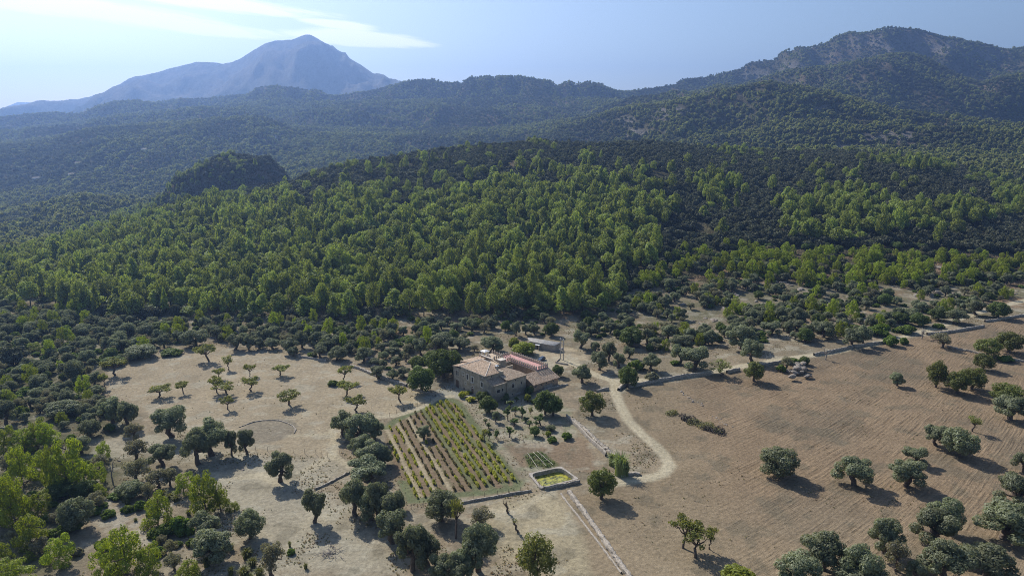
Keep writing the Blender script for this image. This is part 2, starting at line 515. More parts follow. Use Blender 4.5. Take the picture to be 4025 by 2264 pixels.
# ------------------------------------------------------------------ terrain: a height function built from the ridges of the place
ROWS = [   # (photo x, photo y in the 2576 view, distance); 'g' rows give ground height directly
 ('base', None, [(-300, 335, 0), (0, 335, 0), (480, 335, 0), (900, 326, 0), (1300, 328, 0), (1600, 335, 0), (1900, 348, 0), (2300, 372, 0), (2576, 385, 0), (2900, 390, 0)]),
 ('crest', 6.5, [(-300, 690, 430), (0, 652, 470), (180, 594, 540), (350, 546, 600), (460, 502, 640), (600, 478, 680), (740, 448, 700), (800, 422, 720), (900, 400, 740),
            (1100, 370, 780), (1340, 349, 820), (1500, 356, 830), (1640, 349, 850), (1800, 369, 860), (1960, 377, 860), (2209, 379, 860), (2340, 395, 860),
            (2410, 420, 840), (2515, 458, 800), (2576, 482, 780), (2900, 560, 740)]),
 ('valley', None, [(-300, 700, -25), (0, 700, -25), (200, 760, -28), (400, 820, -30), (700, 880, -18), (900, 930, 0), (1300, 1000, 30), (1700, 1020, 50), (2000, 1020, 60), (2300, 1000, 50), (2576, 930, 38), (2900, 900, 20)]),
 ('lowwood', 7.0, [(-300, 560, 1000), (0, 540, 1000), (97, 519, 1000), (146, 502, 1000), (209, 491, 1000), (264, 494, 1000), (348, 505, 1010), (500, 490, 1040), (740, 460, 1080),
             (900, 420, 1130), (1100, 395, 1180), (1300, 385, 1200), (1500, 380, 1180), (1700, 380, 1160), (2000, 385, 1150), (2209, 375, 1150), (2400, 378, 1100), (2576, 400, 1080), (2900, 430, 1060)]),
 ('dip', None, [(-300, 1250, -45), (0, 1250, -45), (350, 1280, -40), (600, 1320, -10), (800, 1350, 15), (1100, 1380, 38), (1300, 1380, 42), (1600, 1300, 60), (2000, 1280, 95), (2576, 1250, 90), (2900, 1250, 80)]),
 ('spur', 7.0, [(-300, 372, 1900), (0, 362, 1900), (129, 352, 1900), (167, 336, 1900), (244, 320, 1900), (348, 313, 1900), (445, 306, 1900), (557, 296, 1900), (626, 291, 1900),
           (678, 296, 1900), (730, 320, 1880), (800, 338, 1850), (1000, 342, 1850), (1200, 338, 1850), (1370, 330, 1750), (1500, 291, 1650), (1600, 264, 1600), (1660, 260, 1580), (1744, 245, 1560),
           (1812, 226, 1550), (1903, 209, 1540), (1930, 203, 1540), (2017, 218, 1520), (2093, 233, 1500), (2191, 260, 1490), (2244, 275, 1480), (2320, 284, 1470), (2415, 292, 1460), (2510, 305, 1450), (2576, 316, 1450), (2900, 345, 1450)]),
 ('gap', 7.0, [(-300, 366, 2150), (0, 356, 2150), (300, 324, 2150), (445, 314, 2150), (626, 300, 2150), (730, 318, 2150), (1000, 322, 2150), (1300, 318, 2100), (1500, 288, 1950), (1744, 252, 1850), (1930, 214, 1800), (2093, 241, 1800), (2244, 283, 1800), (2415, 300, 1800), (2576, 322, 1800), (2900, 345, 1800)]),
 ('shoulder', 7.0, [(-300, 340, 2500), (0, 334, 2500), (129, 330, 2500), (300, 296, 2500), (445, 280, 2500), (640, 268, 2500), (760, 276, 2480), (900, 268, 2450), (1000, 274, 2450), (1100, 264, 2450), (1200, 274, 2450), (1300, 262, 2400), (1400, 274, 2400), (1500, 262, 2350), (1650, 252, 2250), (1750, 238, 2200),
           (1865, 214, 2200), (1941, 188, 2200), (2017, 176, 2200), (2104, 165, 2200), (2244, 133, 2200), (2282, 133, 2200), (2339, 146, 2200), (2388, 173, 2150), (2415, 192, 2100), (2472, 209, 2050), (2510, 195, 2000), (2576, 184, 2000), (2900, 150, 2000)]),
 ('back', 7.0, [(-300, 336, 2700), (0, 330, 2700), (300, 292, 2700), (640, 256, 2700), (900, 254, 2650), (1300, 245, 2600), (1600, 246, 2550), (1750, 232, 2500), (1865, 212, 2500), (2017, 180, 2500), (2244, 142, 2500), (2339, 156, 2500), (2415, 200, 2450), (2472, 216, 2400), (2576, 200, 2350), (2900, 170, 2350)]),
 ('skyridge', 6.0, [(-300, 318, 3300), (0, 314, 3300), (115, 309, 3300), (184, 312, 3300), (243, 295, 3200), (289, 274, 3200), (348, 262, 3200), (452, 251, 3200), (522, 246, 3200), (640, 234, 3150), (750, 237, 3100), (850, 240, 3050), (930, 227, 3000), (995, 213, 2950),
           (1015, 206, 2950), (1050, 199, 2950), (1090, 199, 2950), (1110, 206, 2950), (1160, 213, 2950), (1200, 204, 2950), (1260, 203, 2950), (1310, 206, 2950), (1340, 211, 2950), (1360, 219, 2950), (1420, 219, 2950), (1500, 221, 2950), (1560, 229, 2950), (1600, 226, 2950),
           (1695, 213, 2950), (1714, 198, 2950), (1770, 194, 2950), (1827, 181, 2950), (1865, 170, 2950), (1884, 156, 2950), (1922, 151, 2950), (1945, 153, 2950), (1964, 141, 2950), (2013, 122, 2950), (2074, 111, 2950), (2108, 96, 2950), (2123, 90, 2950), (2180, 90, 2950),
           (2221, 79, 2950), (2244, 76, 2950), (2282, 81, 2950), (2309, 82, 2950), (2343, 92, 2950), (2366, 98, 2950), (2396, 100, 2950), (2434, 109, 2950), (2472, 113, 2950), (2510, 124, 2950), (2521, 130, 2950), (2559, 126, 2950), (2576, 124, 2950), (2900, 115, 2950)]),
 ('behind', 0.0, [(-300, 345, 4000), (0, 335, 4000), (300, 290, 4000), (640, 262, 4000), (900, 262, 4000), (1000, 250, 4000), (1300, 290, 4000), (2900, 290, 4000)]),
 ('peak', 0.0, [(-300, 296, 5500), (0, 282, 5500), (30, 272, 5500), (60, 272, 5500), (85, 265, 5500), (110, 262, 5500), (125, 264, 5500), (200, 250, 5500), (260, 233, 5500), (300, 214, 5500), (340, 195, 5500), (380, 185, 5500), (430, 172, 5500), (490, 157, 5500), (515, 155, 5500), (545, 158, 5500), (560, 162, 5500), (600, 150, 5500),
           (640, 125, 5500), (670, 108, 5500), (700, 102, 5500), (735, 100, 5500), (755, 90, 5500), (770, 85, 5500), (782, 88, 5500), (800, 97, 5500), (830, 117, 5500), (860, 133, 5500), (872, 134, 5500), (876, 146, 5500), (910, 165, 5500), (935, 181, 5500), (940, 185, 5500), (965, 187, 5500), (985, 203, 5500), (1003, 214, 5500), (1080, 260, 5500), (1200, 300, 5500), (2900, 320, 5500)]),
 ('lee', 0.0, [(-300, 330, 7500), (100, 320, 7500), (500, 300, 7500), (2900, 330, 7500)]),
 ('far', 0.0, [(-300, 292, 9000), (-60, 288, 9000), (0, 277, 9000), (20, 267, 9000), (45, 257, 9000), (80, 258, 9000), (95, 270, 9000), (200, 300, 9000), (2900, 330, 9000)]),
]
TG = np.linspace(-1.1, 1.1, 900)
RY, RZ = [], []
for name, tree_h, pts in ROWS:
    t_, y_, z_ = [], [], []
    for p in pts:
        if tree_h is None:
            x, Y, Z = p
            t_.append((x - 1288) * 1.5625 / FPX); y_.append(Y); z_.append(Z)
        else:
            w = px(*p)
            t_.append(w[0] / w[1]); y_.append(w[1]); z_.append(w[2] - tree_h)
    o = np.argsort(t_)
    RY.append(np.interp(TG, np.array(t_)[o], np.array(y_)[o])); RZ.append(np.interp(TG, np.array(t_)[o], np.array(z_)[o]))
RY.append(np.full_like(TG, 9900)); RZ.append(np.full_like(TG, -150))
RY, RZ = np.array(RY), np.array(RZ)
for k in range(1, len(RY)): RY[k] = np.maximum(RY[k], RY[k - 1] + 40)
AMP = [2.5, 4, 6, 10, 50, 12, 78, 16, 140, 0, 190, 30, 30, 0]
SX = [60, 90, 110, 130, 210, 160, 240, 200, 300, 300, 520, 500, 600, 600]
KN = px(620, 385, 900)
T0, DT = TG[0], TG[1] - TG[0]


def height(x, y):
    x = np.asarray(x, float); y = np.asarray(y, float)
    x, y = np.broadcast_arrays(x, y)
    shp = x.shape; x = x.ravel(); y = y.ravel()
    t = np.clip(x / np.maximum(y, 1.0), -1.099, 1.099)
    fi = (t - T0) / DT; i0 = fi.astype(int); fr = fi - i0
    z = np.zeros_like(x)
    Ys = [RY[k][i0] * (1 - fr) + RY[k][i0 + 1] * fr for k in range(len(RY))]
    Zs = [RZ[k][i0] * (1 - fr) + RZ[k][i0 + 1] * fr for k in range(len(RY))]
    for k in range(len(RY) - 1):
        m = (y >= Ys[k]) & (y < Ys[k + 1])
        if not m.any(): continue
        s = (y[m] - Ys[k][m]) / (Ys[k + 1][m] - Ys[k][m])
        w = 0.45 * s + 0.55 * s * s * (3 - 2 * s)
        zz = Zs[k][m] * (1 - w) + Zs[k + 1][m] * w
        if AMP[k]:
            env = np.sin(math.pi * s) ** 0.9
            xx, yy = x[m], y[m]
            wx = xx + 0.5 * SX[k] * (fbm(xx / SX[k] / 1.7, yy / SX[k] / 1.7, 50 + k, 3) - 0.5)
            zz = zz + env * AMP[k] * 2 * (ridged(wx / SX[k], yy / SX[k] / 2.1, 11 * k + 3, 4) - 0.66).clip(-1, .10 + .12 * (1 - s))
        z[m] = zz
    m = y >= Ys[-1]; z[m] = -150
    # the wooded knob with its cliff, beyond the first hill
    near = (y > 700) & (y < 1150) & (x < -200)
    if near.any():
        X = x[near]; YY = y[near]
        fx = sstep(-515, -365, X + 20 * (vnoise(X / 20, YY / 20, 6) - .5)) * (1 - sstep(-322, -286, X + 8 * (vnoise(X / 15, YY / 15, 5) - .5)))
        fy = np.exp(-np.abs((YY - 900) / 75.0) ** 3)
        ztop = KN[2] - 8.0 + 9 * (vnoise(X / 22, YY / 22, 9) - 0.5)
        f = fx * fy
        z[near] = z[near] * (1 - f) + np.maximum(ztop, z[near]) * f
    # rock and crag on the far bare mountain
    m = (y > 3600) & (y < 8000)
    if m.any():
        z[m] += 44 * (ridged(x[m] / 140, y[m] / 240, 71, 4) - 0.6) * sstep(3600, 4300, y[m]) * (1 - sstep(5300, 5480, y[m])) + 7 * (vnoise(x[m] / 45, y[m] / 60, 77) - 0.5)
    # slight unevenness of the farm land
    fl = 1 - sstep(330, 420, y)
    z = z + fl * (0.5 * (fbm(x / 38, y / 38, 91, 3) - 0.5))
    return z.reshape(shp)


def ground_at(u, v):
    """source pixel -> point of the terrain seen there"""
    d = ray(u, v)
    Y = np.concatenate([np.arange(60, 460, 0.5), np.arange(460, 1300, 1.5), np.arange(1300, 6000, 8)])
    s = Y / d[1]
    P = np.array([0, 0, CAM_H]) + s[:, None] * d
    below = P[:, 2] < height(P[:, 0], P[:, 1])
    i = int(np.argmax(below)) if below.any() else len(Y) - 1
    if i > 0:
        a, b = P[i - 1], P[i]
        for _ in range(12):
            c = (a + b) / 2
            if c[2] < float(height(c[0], c[1])): b = c
            else: a = c
        return b
    return P[i]


# regions of the photograph used while measuring (source x0, y0, zoom)
REG = {'R2': (0, 1250, 2.576), 'R3': (900, 1250, 2.576), 'R4': (2200, 1250, 2.576), 'R5': (3100, 1150, 2.6346), 'R6': (0, 1700, 2.569), 'R7': (900, 1700, 2.569),
       'R8': (1800, 1700, 2.569), 'R9': (2700, 1700, 1.944), 'RH': (1700, 1250, 3.623), 'RV': (1480, 1560, 3.2933), 'RG': (1800, 1520, 4.83), 'RS': (2040, 1310, 10.35),
       'H1': (1770, 1360, 7.246), 'H2': (1960, 1360, 7.246), 'P': (0, 0, 0.64), 'R1': (1300, 300, 1.84), 'RR': (2625, 300, 1.84), 'RL': (0, 300, 1.84)}


def src(reg, x, y):
    a, b, k = REG[reg]
    return a + x / k, b + y / k


def at(reg, x, y):
    return ground_at(*src(reg, x, y))


def poly_of(reg, pts):
    return np.array([at(reg, *p)[:2] for p in pts])


def sdist(X, Y, poly, closed=True):
    """signed distance to a polygon (negative inside) or distance to an open line"""
    P = np.asarray(poly); n = len(P)
    d2 = np.full(X.shape, 1e12); ins = np.zeros(X.shape, bool)
    for i in range(n if closed else n - 1):
        a = P[i]; b = P[(i + 1) % n]
        ex, ey = b - a; wx, wy = X - a[0], Y - a[1]
        h = np.clip((wx * ex + wy * ey) / (ex * ex + ey * ey + 1e-9), 0, 1)
        d2 = np.minimum(d2, (wx - ex * h) ** 2 + (wy - ey * h) ** 2)
        if closed:
            c = ((a[1] > Y) != (b[1] > Y)) & (X < (b[0] - a[0]) * (Y - a[1]) / (b[1] - a[1] + 1e-12) + a[0])
            ins ^= c
    d = np.sqrt(d2)
    return np.where(ins, -d, d) if closed else d


PZ = {}
PZ['left'] = poly_of('P', [(265, 950), (280, 918), (400, 890), (480, 876), (545, 870), (640, 885), (760, 893), (830, 905), (900, 930), (960, 950), (1010, 975), (1090, 985), (1130, 992), (1060, 1015), (940, 1058),
                           (860, 1100), (835, 1150), (700, 1145), (615, 1135), (470, 1080), (380, 1050), (330, 1020), (270, 990)])
PZ['plough'] = poly_of('P', [(1575, 985), (1690, 962), (1790, 945), (1880, 930), (2030, 905), (2200, 872), (2340, 842), (2576, 795), (2760, 770), (2900, 1500), (1500, 1500), (1480, 1420), (1450, 1300), (1440, 1245), (1530, 1225), (1620, 1215), (1690, 1185), (1660, 1130), (1600, 1075), (1560, 1010)])
PZ['vine'] = poly_of('RV', [(60, 400), (230, 280), (560, 130), (900, 0), (1010, 20), (1120, 80), (1480, 570), (1910, 1120), (1850, 1210), (1480, 1265), (1090, 1300), (640, 1365), (400, 1375), (220, 1000)])
PZ['garden'] = poly_of('RV', [(1120, 80), (1400, -60), (2000, -40), (2500, 150), (2600, 480), (2560, 800), (1900, 1110), (1480, 570)])
PZ['gsoil'] = poly_of('RG', [(860, 1110), (1500, 1040), (1900, 1070), (2300, 960), (2500, 1050), (2700, 1700), (1950, 1500), (1200, 1500)])
PZ['veg'] = poly_of('R8', [(660, 220), (840, 190), (900, 215), (1020, 325), (940, 360), (735, 378)])
PZ['yard'] = poly_of('P', [(1330, 880), (1400, 870), (1470, 880), (1480, 910), (1410, 930), (1370, 930)])
PZ['courtL'] = poly_of('P', [(1060, 1000), (1150, 955), (1170, 975), (1240, 1000), (1190, 1010), (1140, 1000), (1075, 1012)])
PZ['pale1'] = poly_of('P', [(240, 1110), (400, 1090), (560, 1130), (840, 1150), (900, 1170), (820, 1230), (880, 1270), (1000, 1440), (700, 1440), (560, 1250), (480, 1170), (330, 1150), (270, 1140)])
PZ['rockp'] = poly_of('R6', [(960, 680), (1100, 640), (1420, 720), (1460, 900), (1500, 960), (1880, 1050), (1860, 1140), (1640, 1200), (1480, 1140), (1440, 1000), (1050, 960), (960, 800)])
PZ['yellow'] = poly_of('R8', [(330, 700), (700, 620), (1000, 620), (1100, 760), (1700, 1449), (1000, 1500), (520, 1300), (300, 1100)])
PZ['weedyr'] = poly_of('R4', [(640, 830), (1230, 740), (1750, 1110), (1900, 1300), (1100, 1500), (850, 1200)])
TRK = [(at('P', *p)[:2]) for p in [(2700, 712), (2576, 757), (2490, 778), (2420, 800), (2330, 832), (2200, 866), (2080, 889), (1960, 905), (1880, 918), (1780, 938), (1700, 950), (1620, 957), (1550, 958), (1510, 948), (1480, 935), (1440, 912), (1400, 900)]]
TRK2 = [(at('P', *p)[:2]) for p in [(1545, 958), (1548, 985), (1560, 1020), (1580, 1056), (1612, 1090), (1650, 1122), (1676, 1150), (1684, 1172), (1668, 1192), (1630, 1203), (1580, 1210), (1530, 1216)]]
TRK3 = [(at('R3', *p)[:2]) for p in [(2250, 790), (2120, 810), (2040, 860), (1880, 930), (1700, 985), (1500, 1000), (1380, 1000)]]
TRK4 = [(at('R3', *p)[:2]) for p in [(1040, 1130), (1060, 1200), (1070, 1300), (1050, 1380), (1120, 1440), (1220, 1500)]]
TRK5 = [(at('R3', *p)[:2]) for p in [(1060, 1165), (900, 1180), (700, 1190), (600, 1195)]]
TRK6 = [(at('R7', *p)[:2]) for p in [(1050, 230), (900, 310), (560, 540), (330, 420), (0, 480), (-150, 420)]]
TRK7 = [(at('R8', *p)[:2]) for p in [(950, 620), (800, 660), (600, 800), (340, 800)]]
THR = at('R3', 392, 1138)[:2]
ta = at('R3', 105, 1140)[:2]; tb = at('R3', 680, 1140)[:2]
THR_R = float(np.linalg.norm(tb - ta)) / 2

# grid of the farm land
gx = np.arange(-345, 345.1, 0.55)
ys = [66.0]
while ys[-1] < 402: ys.append(ys[-1] + 0.35 + 0.45 * (ys[-1] - 66) / 336)
gy = np.array(ys)
GX, GY = np.meshgrid(gx, gy)
GZ = height(GX, GY)
wob = 2.2 * (fbm(GX / 4.5, GY / 4.5, 201, 3) - 0.5)
wob2 = 5.0 * (fbm(GX / 14, GY / 14, 203, 3) - 0.5)
fine = fbm(GX / 2.2, GY / 2.2, 205, 3)
broad = fbm(GX / 26, GY / 26, 207, 4)


def mask(d, w=1.5):
    return 1 - sstep(-w, w, d)


def lerp(c, col, m):
    return c + (np.asarray(col)[None, None, :] - c) * m[..., None]


soil = np.ones(GX.shape + (3,)) * np.array((0.285, 0.215, 0.150))
soil = lerp(soil, (0.215, 0.175, 0.125), sstep(0.5, 0.7, broad) * 0.7)
back = sstep(250, 330, GY - 0.15 * np.abs(GX))
soil = lerp(soil, (0.225, 0.175, 0.12), back * 0.85); soil = lerp(soil, (0.16, 0.145, 0.085), back * sstep(.40, .60, fbm(GX / 6, GY / 6, 209, 3)) * .8)
soil = lerp(soil, (0.30, 0.175, 0.105), back * sstep(0.55, 0.7, broad) * 0.6)
furx = np.zeros(GX.shape); furd = np.zeros(GX.shape); weeds = np.full(GX.shape, 0.55)
D = {k: sdist(GX, GY, p) for k, p in PZ.items()}
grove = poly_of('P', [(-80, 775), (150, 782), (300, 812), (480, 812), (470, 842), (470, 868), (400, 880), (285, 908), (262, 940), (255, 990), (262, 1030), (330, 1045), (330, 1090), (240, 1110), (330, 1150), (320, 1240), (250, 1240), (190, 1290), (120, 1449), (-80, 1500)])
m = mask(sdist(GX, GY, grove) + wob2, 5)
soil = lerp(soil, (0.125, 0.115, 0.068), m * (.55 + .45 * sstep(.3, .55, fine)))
m = mask(D['pale1'] + wob2, 4)
soil = lerp(soil, (0.36, 0.305, 0.235), m * 0.9); weeds = weeds * (1 - 0.3 * m)
m = mask(D['rockp'] + wob2, 3)
soil = lerp(soil, (0.37, 0.31, 0.25), m * sstep(0.35, 0.6, fine))
m = mask(D['yellow'] + wob2, 4)
soil = lerp(soil, (0.385, 0.31, 0.205), m * 0.85)
m = mask(D['left'] + wob, 1.5)
soil = lerp(soil, np.array((0.352, 0.272, 0.190)), m)
soil = lerp(soil, np.array((0.425, 0.325, 0.205)), m * sstep(0.45, 0.65, broad) * sstep(-110, -40, GX) * 0.8)
furx = np.where(m > 0.5, GX * 0.42 + GY * 0.91, furx); furd = np.where(m > 0.5, 0.30, furd); weeds = weeds * (1 - 0.75 * m)
MLEFT = m
m = mask(D['plough'] + wob, 1.5)
plc = np.ones(GX.shape + (3,)) * np.array((0.288, 0.196, 0.128))
plc = lerp(plc, (0.230, 0.166, 0.115), sstep(0.45, 0.65, broad) * 0.9)
west = 1 - sstep(38, 66, GX - 0.12 * (GY - 150) + 2 * wob2)
plc = lerp(plc, (0.290, 0.212, 0.140), west * 0.9)
lowy = 1 - sstep(130, 185, GY + 0.15 * GX)
plc = lerp(plc, (0.330, 0.245, 0.165), lowy * 0.7)
soil = soil * (1 - m[..., None]) + plc * m[..., None]
ang = math.atan2(0.66, 0.75) + 0.35 * sstep(150, 230, GX * 0.6 + (260 - GY) * 0.4) - 0.35 * sstep(210, 140, GY) * (1 - sstep(60, 120, GX))
furx = np.where(m > 0.5, -GX * np.sin(0.70) + GY * np.cos(0.70) + 8 * np.sin(GX / 60.0), furx)
furd = np.where(m > 0.5, (1 - west) * 0.95 + 0.1, furd)
weeds = weeds * (1 - m) + m * (0.30 + 0.65 * west)
MPL = m
m = mask(D['weedyr'] + wob2, 5)
weeds = np.maximum(weeds, m * 0.9)
m = mask(D['garden'] + wob, 1.0)
soil = lerp(soil, (0.30, 0.245, 0.18), m); soil = lerp(soil, (0.20, 0.20, 0.12), m * sstep(0.5, 0.62, fine) * 0.6)
m = mask(D['gsoil'] + wob, 1.0)
soil = lerp(soil, (0.245, 0.170, 0.115), m); furd = np.where(m > .5, 0.35, furd); furx = np.where(m > .5, GX * 0.3 + GY, furx)
m = mask(D['veg'] + 0.4 * wob, 0.6)
soil = lerp(soil, (0.13, 0.13, 0.06), m)
m = mask(D['yard'] + wob, 1.5)
soil = lerp(soil, (0.40, 0.31, 0.215), m); weeds = weeds * (1 - m)
m = mask(D['courtL'] + wob * 0.4, 0.8)
soil = lerp(soil, (0.33, 0.30, 0.26), m); weeds = weeds * (1 - m)
# vineyard: rows run away from the viewer
VA, VB = at('RV', 260, 350)[:2], at('RV', 720, 1200)[:2]
vdir = (VA - VB) / np.linalg.norm(VA - VB); vnor = np.array([vdir[1], -vdir[0]])     # vnor points to the east side
VR0 = at('RV', 90, 420)[:2]
vs = (GX - VR0[0]) * vnor[0] + (GY - VR0[1]) * vnor[1]
VEAST = at('RV', 1480, 700)[:2]
VW = float((VEAST - VR0) @ vnor)
NROW = 14
lane = vs / (VW / (NROW - 1))                     # row k stands at lane == k
m = mask(D['vine'] + 0.5 * wob, 0.8)
vcol = np.ones(GX.shape + (3,)) * np.array((0.225, 0.155, 0.105))
lf = lane - np.floor(lane); li = np.floor(lane)
mid = sstep(0.12, 0.3, lf) * (1 - sstep(0.7, 0.88, lf))
for k in (0, 2, 4):
    vcol = lerp(vcol, (0.39, 0.31, 0.215), (li == k) * mid * 0.9)
for k in (7, 9, 11):
    vcol = lerp(vcol, (0.155, 0.165, 0.085), (li == k) * sstep(0.0, 0.1, lf) * (1 - sstep(0.9, 1.0, lf)) * 0.85)
vcol = lerp(vcol, (0.17, 0.16, 0.085), (1 - mid) * sstep(0.3, 0.5, fine) * 0.5)
headl = sstep(-3.4, -2.2, D['vine'] + 0.4 * wob) * ((GY > 205) | (vs > VW * 0.5) | (GY < 172))
vcol = lerp(vcol, (0.15, 0.165, 0.085), headl * 0.9)
soil = soil * (1 - m[..., None]) + vcol * m[..., None]; weeds = weeds * (1 - 0.6 * m)
MV = m
# threshing floor, tracks
dthr = np.hypot((GX - THR[0]), (GY - THR[1])) - THR_R
m = mask(dthr + 0.3 * wob, 0.5)
soil = lerp(soil, (0.265, 0.215, 0.165), m); soil = lerp(soil, (0.38, 0.30, 0.21), m * sstep(0.45, 0.7, broad + 0.2 * (fine - .5)) * 0.7); weeds = weeds * (1 - 0.7 * m); furd = furd * (1 - m)
MTH = m
trd = np.full(GX.shape, 99.0); hard = np.zeros(GX.shape)
for line, wd, st in ((TRK, 2.0, 1.0), (TRK2, 1.9, 1.0), (TRK3, 1.3, 1.0), (TRK4, 1.1, 0.8), (TRK5, 1.0, 0.6), (TRK6, 1.6, 0.7), (TRK7, 1.3, 0.7)):
    d = sdist(GX, GY, line, False)
    m = mask(d - wd + 0.45 * wob, 0.8)
    soil = lerp(soil, np.array((0.455, 0.375, 0.27)), m * st)
    if st == 1.0:
        soil = lerp(soil, (0.37, 0.30, 0.21), (1 - sstep(0.15, 0.5, d)) * 0.5 * sstep(0.4, 0.6, fine))
        hard = np.maximum(hard, m)
    weeds = weeds * (1 - m * st); furd = furd * (1 - m * st)
stony = sstep(.54, .68, fbm(GX / 5, GY / 3.5, 221, 4))
soil = lerp(soil, (0.40, 0.355, 0.29), stony * .45 * (1 - MPL) * (1 - MV) * (1 - hard))
soil = lerp(soil, (0.16, 0.135, 0.10), sstep(.55, .70, fbm(GX / 6, GY / 6, 223, 4)) * .5 * (1 - MLEFT * .7) * (1 - MV) * (1 - hard))
soil = soil * (0.88 + 0.24 * fbm(GX / 7, GY / 7, 211, 3))[..., None]
lum = soil @ np.array((.3, .55, .15))
soil = (soil * .84 + lum[..., None] * .16) * np.array((.85, .885, .805)) * (1 - .10 * MPL[..., None])


nx, ny = len(gx), len(gy)
V = np.stack([GX, GY, GZ], -1).reshape(-1, 3)
ii = np.arange((ny - 1) * (nx - 1)); r, c = ii // (nx - 1), ii % (nx - 1)
q = r * nx + c
TKP = [at('R8', *p) for p in ((705, 425), (1045, 352), (1225, 480), (830, 580))]
tkc = sum(p[:2] for p in TKP) / 4
hole = sdist(GX, GY, [tkc + (p[:2] - tkc) * .86 for p in TKP]).ravel()
F = np.stack([q, q + 1, q + nx + 1, q + nx], -1)
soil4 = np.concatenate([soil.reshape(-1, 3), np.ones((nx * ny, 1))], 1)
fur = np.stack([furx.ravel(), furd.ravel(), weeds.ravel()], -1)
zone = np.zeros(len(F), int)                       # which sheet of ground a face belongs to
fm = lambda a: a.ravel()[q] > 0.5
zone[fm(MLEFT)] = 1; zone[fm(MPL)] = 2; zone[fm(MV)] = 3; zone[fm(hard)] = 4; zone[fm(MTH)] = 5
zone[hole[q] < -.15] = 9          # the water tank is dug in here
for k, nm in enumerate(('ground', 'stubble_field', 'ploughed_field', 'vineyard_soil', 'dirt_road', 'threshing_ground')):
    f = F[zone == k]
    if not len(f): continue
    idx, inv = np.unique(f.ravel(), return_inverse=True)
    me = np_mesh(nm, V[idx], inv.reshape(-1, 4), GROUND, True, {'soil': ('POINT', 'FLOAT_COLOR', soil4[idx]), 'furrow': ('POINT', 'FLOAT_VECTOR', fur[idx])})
    tag(obj(nm, me), kind='structure')

# hills and mountains: one sheet out to the horizon
tt = np.linspace(-1.08, 1.08, 760)
yy = np.concatenate([np.arange(58, 396, 8), np.arange(396, 1000, 4), np.geomspace(1000, 9900, 330)])
TT, YY = np.meshgrid(tt, yy)
XX = TT * YY
ZZ = height(XX, YY)
slope = np.abs(np.gradient(ZZ, axis=0) / np.gradient(YY, axis=0))
ZS = ZZ - 0.8 * (1 - sstep(385, 401, YY)) * (np.abs(XX) < 352)
PU, PV = proj(XX, YY, ZZ); PU = PU * 0.64; PV = PV * 0.64
hs = np.ones(XX.shape + (3,)) * np.array((0.085, 0.080, 0.048))
fb = fbm(XX / 60, YY / 90, 301, 4)
hs = lerp(hs, (0.16, 0.125, 0.085), sstep(0.5, 0.7, fb) * 0.7)
nearh = 1 - sstep(430, 560, YY)
hs = lerp(hs, (0.265, 0.185, 0.12), nearh * sstep(0.45, 0.7, fbm(XX / 9, YY / 9, 305, 3)) * sstep(1400, 1750, PU) * .8)
rock = np.zeros(XX.shape)
def blob(cx, cy, rx, ry, y0, y1):
    d = ((PU - cx) / rx) ** 2 + ((PV - cy) / ry) ** 2
    return (1 - sstep(0.4, 1.1, d + 1.2 * (fbm(XX / 35, YY / 60, 307, 3) - 0.5))) * (YY > y0) * (YY < y1)
for bl in ((1690, 285, 50, 22, 1250, 1900), (1575, 305, 26, 14, 1250, 1900), (1600, 335, 40, 10, 1200, 1900), (2235, 345, 75, 18, 870, 1500), (2130, 372, 60, 10, 870, 1500), (2060, 275, 30, 10, 1250, 1900), (2300, 120, 140, 26, 2300, 3400), (2180, 108, 60, 18, 2300, 3400), (2480, 140, 60, 20, 2300, 3400), (2000, 170, 40, 14, 2300, 3300), (1900, 190, 40, 12, 2300, 3300), (700, 420, 40, 28, 840, 1000)):
    rock = np.maximum(rock, blob(*bl))
MTN = (YY > 3900)
rock = np.maximum(rock, MTN * sstep(0.36, 0.6, fbm(XX / 130, YY / 260, 311, 4) + 0.25 * sstep(150, 420, ZZ)))
hs = lerp(hs, (0.19, 0.175, 0.155), rock * (.72 - .25 * MTN)); hs = lerp(hs, (0.05, 0.055, 0.035), MTN * (1 - rock) * .8)
hs4 = np.concatenate([hs.reshape(-1, 3), np.ones((hs.size // 3, 1))], 1)
nX, nY = len(tt), len(yy)
ii = np.arange((nY - 1) * (nX - 1)); q2 = (ii // (nX - 1)) * nX + ii % (nX - 1)
F2 = np.stack([q2, q2 + 1, q2 + nX + 1, q2 + nX], -1)
V2 = np.stack([XX, YY, ZS], -1).reshape(-1, 3)
yc = YY.ravel()[q2]
for nm, sel in (('hills', yc < 3700), ('mountain', (yc >= 3700))):
    f = F2[sel]; idx, inv = np.unique(f.ravel(), return_inverse=True)
    me = np_mesh(nm, V2[idx], inv.reshape(-1, 4), HILL, True, {'soil': ('POINT', 'FLOAT_COLOR', hs4[idx])})
    tag(obj(nm, me), kind='structure')
# what can be seen from the air above the farm: highest sight line so far, along every bearing
tanv = (ZZ + 0.0 - CAM_H) / np.hypot(XX, YY)
runmax = np.maximum.accumulate(np.where(YY < 62, -9, tanv), axis=0)
LY = np.log(yy)


def hidden(x, y, ztop):
    """True where the point at ztop is behind nearer ground"""
    ti = np.clip((x / y - tt[0]) / (tt[1] - tt[0]), 0, nX - 1.01)
    yi = np.clip(np.interp(y, yy, np.arange(nY)) - 1.0, 0, nY - 1)
    rm = runmax[yi.astype(int), np.round(ti).astype(int)]
    return (ztop - CAM_H) / np.hypot(x, y) < rm
